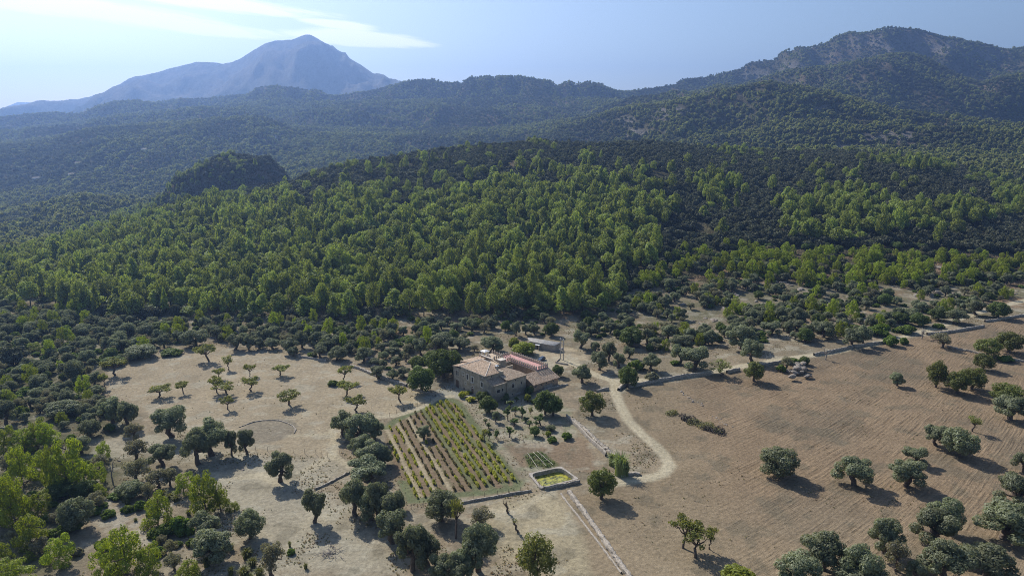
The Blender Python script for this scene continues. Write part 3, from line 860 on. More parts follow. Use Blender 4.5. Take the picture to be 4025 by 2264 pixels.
# ------------------------------------------------------------------ plants: prototypes (shared meshes), every tree a thing of its own
def leaf_mesh(name, clumps, mat, size, rg, stretch=1.0, up=0.0, jit=0.55, shell=(0.55, 1.05), groundz=None, lowcut=None):
    """clumps: (centre, (rx,ry,rz), n). Small leaf-spray quads through the outer part of every clump"""
    C, N, S, T = [], [], [], []
    for c, r, n in clumps:
        d = rg.normal(size=(n, 3)); d /= np.linalg.norm(d, axis=1)[:, None]
        if lowcut is not None:
            flip = d[:, 2] < lowcut; d[flip, 2] *= -1
        rad = rg.uniform(shell[0], shell[1], n) ** 0.7
        p = np.array(c) + d * rad[:, None] * np.array(r)
        nn = d / np.array(r); nn /= np.linalg.norm(nn, axis=1)[:, None]
        nn = nn + rg.normal(size=(n, 3)) * jit + np.array([0, 0, up])
        nn /= np.linalg.norm(nn, axis=1)[:, None]
        C.append(p); N.append(nn); S.append(rg.uniform(0.6, 1.3, n) * size)
        T.append(np.clip(rg.normal(0.5, 0.2) + rg.normal(0, 0.13, n), 0, 1))
    C = np.concatenate(C); N = np.concatenate(N); S = np.concatenate(S); T = np.concatenate(T)
    if groundz is not None:
        k = C[:, 2] > groundz; C, N, S, T = C[k], N[k], S[k], T[k]
    n = len(C)
    if stretch > 1:                      # needle tufts stand up: long axis as near to vertical as the leaf plane allows
        u = np.tile([0.0, 0, 1.0], (n, 1)) + rg.normal(size=(n, 3)) * 0.45
    else:
        u = rg.normal(size=(n, 3))
    u -= N * (u * N).sum(1)[:, None]; u /= np.linalg.norm(u, axis=1)[:, None] + 1e-9
    w = np.cross(N, u)
    a = u * (S * 0.5 * stretch)[:, None]; b = w * (S * 0.5 / max(1, stretch ** 0.5))[:, None]
    k1 = rg.uniform(0.3, 1.0, (n, 1)); k2 = rg.uniform(0.3, 1.0, (n, 1))
    bend = N * (S * 0.15)[:, None]
    V = np.stack([C - a - b * k1 - bend, C + b - bend * .2, C + a + b * (k2 - .5) - bend, C - b * k2], 1).reshape(-1, 3)
    F = np.arange(4 * n).reshape(-1, 4)
    return np_mesh(name, V, F, mat, False, {'tint': ('FACE', 'FLOAT', T)})


def limb_mesh(name, limbs, mat):
    mb = MB()
    for pts, rad in limbs: mb.tube(pts, rad, 6)
    return mb.mesh(name, mat, True)


def wig(a, b, rg, n=4, amt=0.12):
    a, b = np.array(a, float), np.array(b, float); L_ = np.linalg.norm(b - a)
    return [a + (b - a) * s + (rg.normal(size=3) * amt * L_ * math.sin(math.pi * s)) for s in np.linspace(0, 1, n)]


PROTO = {}      # kind -> list of (trunk mesh or None, crown mesh, nominal height, nominal width)


def add_proto(kind, trunk, crown, h, w):
    PROTO.setdefault(kind, []).append((trunk, crown, h, w))


def make_olive(kind, k, mat, dens=2.1, nc=19, leaf=0.28, jitr=0.40, twisted=True, flat=1.0, gap=1.0):
    rg = np.random.default_rng(100 + k + sum(map(ord, kind)))
    h, w = 6.0, 7.0
    cl = []
    for i in range(nc):
        an = 2.399963 * i + rg.normal() * 0.3; rr = math.sqrt((i + 0.5) / nc) * 2.55 * rg.uniform(0.8, 1.08)
        z = 3.1 + (2.1 * (1 - (rr / 2.9) ** 2)) * rg.uniform(0.25, 1.0) * flat + rg.normal() * 0.25
        if i % 3 == 2: z -= 1.5 * flat * (.5 + .5 * rr / 2.6)
        r = rg.uniform(0.75, 1.25) * (1.0 if rr < 2 else 0.9) * gap
        cl.append(((rr * math.cos(an), rr * math.sin(an), z), (r, r, r * 0.85), int(190 * dens * r * r)))
    cl.append(((rg.normal() * .3, rg.normal() * .3, 3.8), (1.6, 1.6, 1.3), int(200 * dens * gap)))
    crown = leaf_mesh(kind + '_crown', cl, mat, leaf, rg, 1.0, 0.15, jitr)
    tw = rg.normal(size=3) * 0.35
    top = np.array([tw[0], tw[1], 2.1])
    limbs = [(wig((0, 0, -0.4), top, rg, 5, 0.09 if twisted else .03), [0.62, 0.48, 0.42, 0.40, 0.34])]
    for c in cl[2:-1:2]:
        limbs.append((wig(top - [0, 0, .3], np.array(c[0]) - [0, 0, 0.2], rg, 4, 0.12), [0.24, 0.17, 0.11, 0.05]))
    add_proto(kind, limb_mesh(kind + '_trunk', limbs, BARK), crown, h, w)


def make_round(kind, k, mat, dens=1.0, leaf=0.42, low=0.8, nc=22):
    """dense round crown that comes almost down to the ground"""
    rg = np.random.default_rng(300 + k + sum(map(ord, kind)))
    h, w = 6.0, 6.4; cl = []
    for i in range(nc):
        f = (i + 0.5) / nc; ph = math.acos(1 - 1.75 * f); an = 2.399963 * i + rg.normal() * .25
        R = 2.2 * rg.uniform(0.86, 1.1)
        r = rg.uniform(0.8, 1.25)
        cl.append(((R * math.sin(ph) * math.cos(an), R * math.sin(ph) * math.sin(an), low + 2.35 + R * math.cos(ph) * 0.95), (r, r, r * .9), int(150 * dens * r * r)))
    cl.append(((0, 0, low + 2.3), (2.0, 2.0, 1.9), int(350 * dens)))
    crown = leaf_mesh(kind + '_crown', cl, mat, leaf, rg, 1.0, 0.1, 0.45, groundz=0.25)
    top = np.array([rg.normal() * .2, rg.normal() * .2, 2.2])
    limbs = [(wig((0, 0, -0.4), top, rg, 4, 0.05), [0.42, 0.34, 0.3, 0.24])]
    for c in cl[0:nc:4]: limbs.append((wig(top - [0, 0, .4], c[0], rg, 3, .1), [.18, .12, .05]))
    add_proto(kind, limb_mesh(kind + '_trunk', limbs, BARK), crown, h, w)


def make_pine(kind, k, mat, dens=1.0, leaf=0.5, h=14.0, w=9.0, shape='dome', tr=0.30):
    rg = np.random.default_rng(500 + k + sum(map(ord, kind)))
    cl = []; limbs = []
    lean = rg.normal(size=2) * 0.5
    n = {'dome': 24, 'cone': 26, 'young': 26}[shape]
    z0 = {'dome': 0.36, 'cone': 0.2, 'young': 0.08}[shape]
    for i in range(n):
        f = (i + 0.3) / n; an = 2.399963 * i + rg.normal() * .35
        z = h * (z0 + (0.93 - z0) * f)
        if shape == 'dome': R = w * 0.40 * math.sqrt(max(0.03, 1 - ((f - 0.35) / 0.70) ** 2))
        elif shape == 'cone': R = w * 0.42 * (1 - f) ** 0.75 + 0.15
        else: R = w * 0.41 * math.sqrt(max(0.02, 1 - ((f - 0.22) / 0.80) ** 2))
        R *= rg.uniform(0.72, 1.12)
        r = w * (rg.uniform(0.10, 0.165) if shape == 'young' else rg.uniform(0.125, 0.19)) * (1.15 - 0.3 * f)
        if shape == 'young' and f > .55: z += h * .05 * rg.uniform(0, 1.6)
        c = np.array((lean[0] * f + R * math.cos(an), lean[1] * f + R * math.sin(an), z + rg.normal() * .25))
        cl.append((c, (r, r, r * rg.uniform(1.0, 1.35)), int(46 * dens * r * r / (w * w) * 60)))
        if i % 2 == 0: limbs.append((wig((lean[0] * f * .8, lean[1] * f * .8, z * 0.9 - .3), c, rg, 3, .06), [0.10, 0.07, 0.03]))
    cl.append(((lean[0] * .5, lean[1] * .5, h * (z0 + .42)), (w * .2, w * .2, h * .26), int(170 * dens)))
    crown = leaf_mesh(kind + '_crown', cl, mat, leaf, rg, 1.8 if shape == 'young' else 1.25, 0.3, 0.36)
    limbs.append((wig((0, 0, -.5), (lean[0], lean[1], h * .88), rg, 5, .025), [tr, tr * .85, tr * .65, tr * .4, .05]))
    add_proto(kind, limb_mesh(kind + '_trunk', limbs, PBARK), crown, h, w)


def make_sparse(kind, k, mat, dens=1.0, leaf=0.3, flat=True, bare=False, h=4.0, w=5.0, lean=0.6):
    """almond: a dark leaning trunk, spreading limbs, thin leaf at their ends"""
    rg = np.random.default_rng(700 + k + sum(map(ord, kind)))
    ln = rg.uniform(0.3, 1.0) * lean; la = rg.uniform(0, 6.28)
    top = np.array([ln * math.cos(la), ln * math.sin(la), h * 0.42])
    limbs = [(wig((0, 0, -.4), top, rg, 5, .06), [.26, .21, .19, .18, .16])]
    cl = []
    nb = 9
    for i in range(nb):
        an = 2 * math.pi * i / nb + rg.normal() * .3; R = w * 0.36 * (rg.uniform(0.55, 1.15) if flat else rg.uniform(.25, 1.05))
        z = h * (rg.uniform(0.62, 0.84) if flat else rg.uniform(0.5, 0.95)); 
        e = np.array([top[0] + R * math.cos(an), top[1] + R * math.sin(an), z])
        limbs.append((wig(top, e, rg, 4, .1), [.11, .08, .05, .02]))
        for q in range(3 if bare else 1):
            e2 = e + rg.normal(size=3) * [.5, .5, .35]; limbs.append((wig(e * .6 + top * .4, e2, rg, 3, .1), [.05, .035, .015]))
        r = rg.uniform(.55, .95) * w / 5
        cl.append((e + [0, 0, .1], (r, r, r * (.6 if flat else .9)), int((12 if bare else 85) * dens * r * r)))
    if not bare: cl.append(((top[0], top[1], h * .8), (w * .25, w * .25, h * .13), int(70 * dens)))
    crown = leaf_mesh(kind + '_crown', cl, mat, leaf, rg, 1.0, .2, .6, (0.1, 1.1))
    add_proto(kind, limb_mesh(kind + '_trunk', limbs, BARK if not bare else DEADWOOD), crown, h, w)


def make_bush(kind, k, mat, dens=1.0, leaf=0.3, h=1.8, w=3.2, nc=10, stretch=1.0):
    rg = np.random.default_rng(900 + k + sum(map(ord, kind))); cl = []
    for i in range(nc):
        an = 2.399963 * i; R = math.sqrt((i + .5) / nc) * w * .36 * rg.uniform(.8, 1.1)
        r = w * rg.uniform(.13, .22)
        cl.append(((R * math.cos(an), R * math.sin(an), h * (.62 - .45 * (R / (w * .4)) ** 2) + rg.normal() * .1), (r, r, r * h / w * 1.3), int(800 * dens * r * r / (w * w) * 10)))
    crown = leaf_mesh(kind + '_crown', cl, mat, leaf, rg, stretch, .25, .5, groundz=.02)
    add_proto(kind, None, crown, h, w)


def make_tuft(kind, k, mat, n=120, h=1.0, w=1.4, wd=0.07):
    """grass tussock or reed clump: blades that rise from the middle and arch over"""
    rg = np.random.default_rng(1100 + k + sum(map(ord, kind)))
    an = rg.uniform(0, 6.28, n); R = w * .5 * rg.uniform(.15, 1, n); hh = h * rg.uniform(.55, 1.05, n)
    b = rg.uniform(0, .25, n) * w
    p0 = np.stack([b * np.cos(an), b * np.sin(an), np.full(n, -.05)], 1)
    p1 = np.stack([R * .55 * np.cos(an), R * .55 * np.sin(an), hh * .8], 1)
    p2 = np.stack([R * np.cos(an), R * np.sin(an), hh * rg.uniform(.6, 1.05, n)], 1)
    s = np.stack([-np.sin(an + rg.normal(size=n) * .5), np.cos(an), np.zeros(n)], 1) * wd
    V = np.stack([p0 - s, p0 + s, p1 + s * .8, p1 - s * .8, p1 - s * .8, p1 + s * .8, p2 + s * .2, p2 - s * .2], 1).reshape(-1, 3)
    F = np.arange(8 * n).reshape(-1, 4)
    T = np.repeat(np.clip(rg.normal(.5, .25, n), 0, 1), 2)
    add_proto(kind, None, np_mesh(kind + '_leaves', V, F, mat, False, {'tint': ('FACE', 'FLOAT', T)}), h, w)


for k in range(6): make_olive('olive_tree', k, L['olive'], 2.1)
for k in range(3): make_olive('grey_olive_tree', k, L['grey'], 1.0, 15, .3, .6)
for k in range(4): make_round('carob_tree', k, L['carob'], 1.7, .32)
for k in range(3): make_round('round_olive_tree', k, L['olive'], 1.9, .29, .7)
for k in range(4): make_round('round_almond_tree', k, L['roundalmond'], 1.5, .30, 1.0, 20)
for k in range(2): make_round('pale_almond_tree', k, L['almond'], 1.1, .30, 1.0, 20)
for k in range(2): make_round('fig_tree', k, L['lime'], .8, .45, .5)
for k in range(5): make_pine('pine_tree', k, L['pine'], 1.0, .62, 14, 9, 'dome')
for k in range(3): make_pine('pine_tree', 5 + k, L['pine'], 1.0, .62, 14, 8.0, 'cone')
for k in range(4): make_pine('young_pine', k, L['youngpine'], 3.0, .23, 7, 5.8, 'young', .16)
for k in range(5): make_round('holm_oak', k, L['oak'], .75, .55, .35, 18)
for k in range(5): make_sparse('almond_tree', k, L['almond'], 1.9, .34, True)
for k in range(3): make_sparse('sparse_tree', k, L['almond'], 1.3, .3, False, False, 5, 4.6, .3)
for k in range(2): make_sparse('bare_tree', k, L['grey'], .6, .25, False, True, 4.6, 4, .3)
for k in range(4): make_sparse('citrus_tree', k, L['citrus'], 2.6, .34, False, False, 3.6, 3.0, .15)
for k in range(5): make_bush('lentisk_bush', k, L['lentisk'], 1.0)
for k in range(3): make_bush('grey_bush', k, L['grey'], .8, .28, 1.6, 2.8)
for k in range(2): make_bush('pergola_vine', k, L['vine'], .8, .34, 2.0, 4.0)
for k in range(4): make_bush('grapevine', k, L['vine'], .55, .3, 1.25, 1.7, 7)
for k in range(3): make_bush('rusty_grapevine', k, L['redvine'], .38, .24, 1.05, 1.3, 6)
for k in range(3): make_tuft('grass_tussock', k, L['tuft'], 150, 1.0, 1.7, .05)
for k in range(2): make_tuft('reed_clump', k, L['reed'], 240, 3.2, 4.0, .09)
for k in range(3): make_tuft('dry_tuft', k, L['dry'], 18, .30, .8, .05)
for k in range(2): make_tuft('dry_tuft', 3 + k, L['weed'], 16, .30, .8, .05)
# light versions for the mass of the woods
for k in range(6): make_pine('pine_light', k, L['pine'], .5, .9, 14, 9, 'dome')
for k in range(2): make_pine('pine_light', 6 + k, L['pine'], .5, .9, 14, 8.0, 'cone')
for k in range(4): make_round('oak_light', k, L['oak'], .34, .85, .35, 14)
for k in range(3): make_round('mountain_tree', k, L['far'], .13, 1.6, .8, 12)
for k in range(3): make_pine('mountain_tree', k, L['far'], .13, 1.7, 9, 6.5, 'dome')
for k in range(3): make_round('mountain_oak', k, L['fardark'], .13, 1.6, .5, 12)


PROTO['wild_olive'] = PROTO['olive_tree']; PROTO['mastic_bush'] = PROTO['lentisk_bush']  # the same olive and lentisk plants again, under added kind names
CNT = {}
THINGS = []


def plant(kind, loc, h, w, rz=None, variant=None, name=None, parts=True, label=None, cat=None, group=None):
    vs_ = PROTO[kind]
    i = CNT.get(kind, 0); CNT[kind] = i + 1
    tr, cr, h0, w0 = vs_[(i if variant is None else variant) % len(vs_)]
    rz = float(rng.uniform(0, 6.283)) if rz is None else rz
    sc = (w / w0, w / w0, h / h0)
    name = name or kind
    if tr is None:
        o = obj(name, cr); o.location = tuple(loc); o.rotation_euler = (0, 0, rz); o.scale = sc
    else:
        o = empty(name, tuple(loc), rz, sc)
        obj('trunk', tr, o); obj('crown', cr, o)
    THINGS.append(o)
    o['_h'] = h; o['_w'] = w
    return tag(o, label, cat or 'tree', group)


def scatter(name, kinds, pts, hw, label=None):
    """one object of kind stuff: instances of the kinds' crowns on points"""
    protos = [p for k in kinds for p in PROTO[k]]
    cname = name + '_kinds'
    col = bpy.data.collections.new(cname)
    for i, (tr, cr, h0, w0) in enumerate(protos):
        o = bpy.data.objects.new('%s_%02d' % (name, i), cr); col.objects.link(o)
    n = len(pts)
    var = rng.integers(0, len(protos), n)
    h0 = np.array([p[2] for p in protos])[var]; w0 = np.array([p[3] for p in protos])[var]
    scl = np.stack([hw[:, 1] / w0, hw[:, 1] / w0, hw[:, 0] / h0], -1)
    rot = np.stack([rng.normal(0, .05, n), rng.normal(0, .05, n), rng.uniform(0, 6.283, n)], -1)
    me = bpy.data.meshes.new(name)
    me.vertices.add(n); me.vertices.foreach_set('co', np.asarray(pts, np.float32).ravel())
    for an, typ, dat in (('variant', 'INT', var), ('scl', 'FLOAT_VECTOR', scl), ('rot', 'FLOAT_VECTOR', rot)):
        a = me.attributes.new(an, typ, 'POINT')
        a.data.foreach_set('vector' if 'VECTOR' in typ else 'value', np.asarray(dat, np.int32 if typ == 'INT' else np.float32).ravel())
    me.update()
    o = obj(name, me)
    ng = bpy.data.node_groups.new(name + '_scatter', 'GeometryNodeTree')
    ng.interface.new_socket('Geometry', in_out='INPUT', socket_type='NodeSocketGeometry')
    ng.interface.new_socket('Geometry', in_out='OUTPUT', socket_type='NodeSocketGeometry')
    t = NT(ng)
    gi = t.add('NodeGroupInput'); go = t.add('NodeGroupOutput')
    ci = t.add('GeometryNodeCollectionInfo')
    ci.inputs['Collection'].default_value = col
    ci.inputs['Separate Children'].default_value = True
    ci.inputs['Reset Children'].default_value = True
    def na(nm, ty):
        nd = t.add('GeometryNodeInputNamedAttribute', {'data_type': ty}); nd.inputs['Name'].default_value = nm
        return nd.outputs['Attribute']
    ip = t.add('GeometryNodeInstanceOnPoints')
    ip.inputs['Pick Instance'].default_value = True
    t.l.new(gi.outputs[0], ip.inputs['Points']); t.l.new(ci.outputs[0], ip.inputs['Instance'])
    t.l.new(na('variant', 'INT'), ip.inputs['Instance Index'])
    e2r = t.add('FunctionNodeEulerToRotation'); t.l.new(na('rot', 'FLOAT_VECTOR'), e2r.inputs[0])
    t.l.new(e2r.outputs[0], ip.inputs['Rotation']); t.l.new(na('scl', 'FLOAT_VECTOR'), ip.inputs['Scale'])
    t.l.new(ip.outputs[0], go.inputs[0])
    md = o.modifiers.new('scatter', 'NODES'); md.node_group = ng
    return tag(o, kind='stuff')
# ------------------------------------------------------------------ the woods
def jitter_grid(x0, x1, y0, y1, s):
    a = np.arange(x0, x1, s); b = np.arange(y0, y1, s * .9)
    X, Y = np.meshgrid(a, b); X = X + (np.arange(len(b)) % 2)[:, None] * s * .5
    return (X + rng.uniform(-.42, .42, X.shape) * s).ravel(), (Y + rng.uniform(-.42, .42, Y.shape) * s).ravel()


def in_px(PX, PY, poly):
    P = np.asarray(poly, float); ins = np.zeros(PX.shape, bool); n = len(P)
    for i in range(n):
        a, b = P[i], P[(i + 1) % n]
        ins ^= ((a[1] > PY) != (b[1] > PY)) & (PX < (b[0] - a[0]) * (PY - a[1]) / (b[1] - a[1] + 1e-9) + a[0])
    return ins


def ytrow(k, t):
    return np.interp(t, TG, RY[k])


FRONT = np.array([(-100, 775), (0, 770), (150, 778), (300, 808), (400, 806), (480, 800), (600, 806), (700, 808), (850, 815), (960, 800), (1100, 795), (1250, 798), (1400, 795), (1500, 790), (1560, 765), (1610, 712), (1680, 668), (1760, 640), (1900, 622), (2100, 628), (2300, 625), (2576, 640), (2700, 650)], float)
X, Y = jitter_grid(-760, 760, 330, 1010, 5.9)
t_ = X / Y
yc_ = ytrow(1, t_)
Z = height(X, Y)
PX, PY = proj(X, Y, Z); PX = PX * .64; PY = PY * .64
ok = (Y < yc_ + 55) | ((X < -260) & (X > -520) & (Y > 780) & (Y < 1000))
ok &= (PY < np.interp(PX, FRONT[:, 0], FRONT[:, 1])) & (PX > -60) & (PX < 2640)
ok &= ~hidden(X, Y, Z + 11)
X, Y, Z, PX, PY, yc_ = (a[ok] for a in (X, Y, Z, PX, PY, yc_))
PB = np.array([(-100, 540), (0, 540), (300, 500), (450, 500), (600, 520), (750, 520), (900, 512), (1050, 502), (1200, 492), (1300, 482), (1420, 465), (1520, 456), (1620, 470), (1690, 500), (1715, 545), (1700, 600)], float)
pb = 1 / (1 + np.exp(-(PY - np.interp(PX, PB[:, 0], PB[:, 1]) - 14 + 46 * (fbm(X / 42, Y / 42, 401, 3) - .5) * 2) / 9.0))
pb = np.where(PX > 1715, 0.03, pb)
pb = np.where((PX > 1640) & (PX < 1760) & (PY > 560), pb * 0.15, pb)
pb = np.minimum(pb, .84) * (.55 + .9 * sstep(.3, .6, fbm(X / 28, Y / 28, 403, 3))); pb = np.maximum(pb, 0.09 * (PX < 1400)); pb = np.maximum(pb, .45 * (PX < 620))
for cx_, cy_, rx, ry, p in ((1800, 478, 62, 22, .9), (1790, 520, 40, 18, .6), (2010, 545, 60, 32, .7), (2140, 532, 110, 40, .92), (2260, 560, 90, 36, .85), (2100, 590, 110, 24, .8), (2230, 410, 60, 14, .6), (2330, 425, 70, 14, .6), (2420, 545, 70, 30, .6), (2540, 520, 50, 34, .65), (2480, 450, 60, 16, .5), (1480, 400, 40, 20, .35), (1640, 440, 50, 14, .5), (1860, 390, 60, 10, .5), (2560, 470, 60, 40, .7), (1345, 366, 18, 7, .6)):
    d = ((PX - cx_) / rx) ** 2 + ((PY - cy_) / ry) ** 2
    pb = np.maximum(pb, p * np.exp(-d ** 2))
ispine = rng.uniform(size=len(X)) < pb
keep = np.where(ispine, rng.uniform(size=len(X)) < .72, rng.uniform(size=len(X)) < .96)
# bare rocky gaps
gap_ = (vnoise(X / 21, Y / 21, 411) > .86) & (PX > 900)
keep &= ~gap_
X, Y, Z, PX, PY, ispine, yc_ = (a[keep] for a in (X, Y, Z, PX, PY, ispine, yc_))
hgt = np.where(ispine, rng.normal(12.0, 3.3, len(X)) * (.82 + .36 * vnoise(X / 40, Y / 40, 405)), rng.normal(6.0, 1.1, len(X)))
wid = np.where(ispine, rng.normal(8.4, 2.1, len(X)), rng.normal(7.2, 1.2, len(X)))
crestf = sstep(395, 430, PY) * (.25 + .75 * sstep(10, 75, yc_ - Y))                      # up at the skyline trees are smaller
hgt *= np.where(ispine, .62 + .38 * crestf, 1); wid *= np.where(ispine, .7 + .3 * crestf, 1)
hgt = np.maximum(hgt, 3.0); wid = np.maximum(wid, 3.2)
dist = np.hypot(X, Y)
shows = ~hidden(X, Y, Z + hgt * .6) & (PX > 4) & (PX < 2572)
size = hgt * wid / dist ** 2 * shows
pick = {}
for nm, sel in (('pine_tree', ispine), ('holm_oak', ~ispine)):
    idx = np.where(sel)[0]; idx = idx[np.argsort(-size[idx])][:290]
    pick[nm] = idx
picked = np.zeros(len(X), bool)


def zone_text(px_, py_):
    if px_ < 420: return 'beyond the dense olive grove'
    if px_ < 900: return 'above the stubble field'
    if px_ < 1330: return 'straight above the farmhouse'
    if px_ < 1720: return 'above the shed and power pole'
    if px_ < 2150: return 'above the rocky olive slope'
    return 'above the walled farm road'


for nm, idx in pick.items():
    picked[idx] = True
    for i in idx:
        z = zone_text(PX[i], PY[i])
        lk = ('tall bright green pine ' if hgt[i] > 13 else 'smaller bright green pine ') if nm == 'pine_tree' else 'dark green holm oak with a rounded crown '
        plant(nm, (X[i], Y[i], Z[i] - .1), hgt[i], wid[i], label=lk + z, cat='tree', group=lk.strip() + ' trees ' + z)
for nm, ks, sel in (('pine_wood', ['pine_light'], ispine & ~picked), ('oak_wood', ['oak_light'], ~ispine & ~picked)):
    scatter(nm, ks, np.stack([X, Y, Z - .1], -1)[sel], np.stack([hgt, wid], -1)[sel])

# mountain woods, out to the skyline ridges
PTS = []
for y0, y1, s in ((500, 900, 7.0), (900, 1400, 7.0), (1400, 2000, 8.2), (2000, 3420, 9.5)):
    X, Y = jitter_grid(-.8 * y1, .8 * y1, y0, y1, s)
    t_ = X / Y
    k = (np.abs(t_) < .79) & (Y > ytrow(1, t_) + 55) & (Y < ytrow(9, t_) + 90)
    k &= ~((X < -260) & (X > -520) & (Y > 780) & (Y < 1000))
    X, Y = X[k], Y[k]
    Z = height(X, Y)
    k = ~hidden(X, Y, Z + 9); X, Y, Z = X[k], Y[k], Z[k]
    PTS.append(np.stack([X, Y, Z], -1))
M3 = np.concatenate(PTS)
ti = np.clip((M3[:, 0] / M3[:, 1] - tt[0]) / (tt[1] - tt[0]), 0, nX - 1).astype(int)
yi = np.clip(np.interp(M3[:, 1], yy, np.arange(nY)), 0, nY - 1).astype(int)
rk = rock[yi, ti]
dn = .40 + .6 * (fbm(M3[:, 0] / 120, M3[:, 1] / 180, 421, 3))
k = rng.uniform(size=len(M3)) < dn * (1 - .62 * rk)
M3 = M3[k]
n = len(M3)
hh = np.clip(rng.normal(8.0, 2.6, n), 3.0, 16); ww = np.clip(rng.normal(8.2, 2.3, n), 3.5, 15)
dk = fbm(M3[:, 0] / 95, M3[:, 1] / 150, 431, 4) + rng.normal(0, .06, n) > .52
hh[dk] *= .8
for nm, ks, sel in (('mountain_pine_wood', ['mountain_tree'], ~dk), ('mountain_oak_wood', ['mountain_oak'], dk)):
    scatter(nm, ks, (M3 - [0, 0, .3])[sel], np.stack([hh, ww], -1)[sel])
w_ = px(1345, 347, 805)
plant('pine_tree', (w_[0], w_[1], float(height(w_[0], w_[1])) - .2), 9.5, 14.0, variant=0, label='lone broad pine standing up on the crest of the wooded hill', cat='tree')
print('WOODS', n, {k: len(v) for k, v in pick.items()})
# ------------------------------------------------------------------ the plants of the farm, one by one
LOOK = {'pale_almond_tree': 'pale yellow-green almond tree with a full crown', 'round_almond_tree': 'leafy green round-crowned almond tree', 'wild_olive': 'grey-green wild olive', 'mastic_bush': 'dark bright-topped mastic bush', 'olive_tree': 'grey-green olive tree', 'grey_olive_tree': 'thin grey wild olive tree', 'round_olive_tree': 'dense round-crowned olive tree', 'carob_tree': 'dark green round-crowned carob tree',
        'fig_tree': 'pale green fig tree', 'pine_tree': 'tall pine tree', 'young_pine': 'bright yellow-green pine', 'holm_oak': 'dark holm oak', 'almond_tree': 'almond tree with a flat crown',
        'sparse_tree': 'thin-leaved almond tree', 'bare_tree': 'bare grey-branched tree', 'citrus_tree': 'small dark-leaved orchard tree', 'lentisk_bush': 'low bright green bush', 'grey_bush': 'low grey bush',
        'pergola_vine': 'yellow-green climbing vine', 'grapevine': 'yellow-green grapevine', 'rusty_grapevine': 'rusty brown grapevine', 'grass_tussock': 'round tussock of long grass', 'reed_clump': 'tall pale green reed clump'}
CATS = {'mastic_bush': 'bush', 'lentisk_bush': 'bush', 'grey_bush': 'bush', 'pergola_vine': 'vine', 'grapevine': 'vine', 'rusty_grapevine': 'vine', 'grass_tussock': 'grass', 'reed_clump': 'reeds'}
GROUPS = {'olive_tree': 'olive trees of the farm', 'almond_tree': 'almond trees of the farm', 'citrus_tree': 'orchard trees', 'young_pine': 'young pines', 'lentisk_bush': 'bushes of the rough ground', 'grass_tussock': 'grass tussocks'}
PLANTED = []
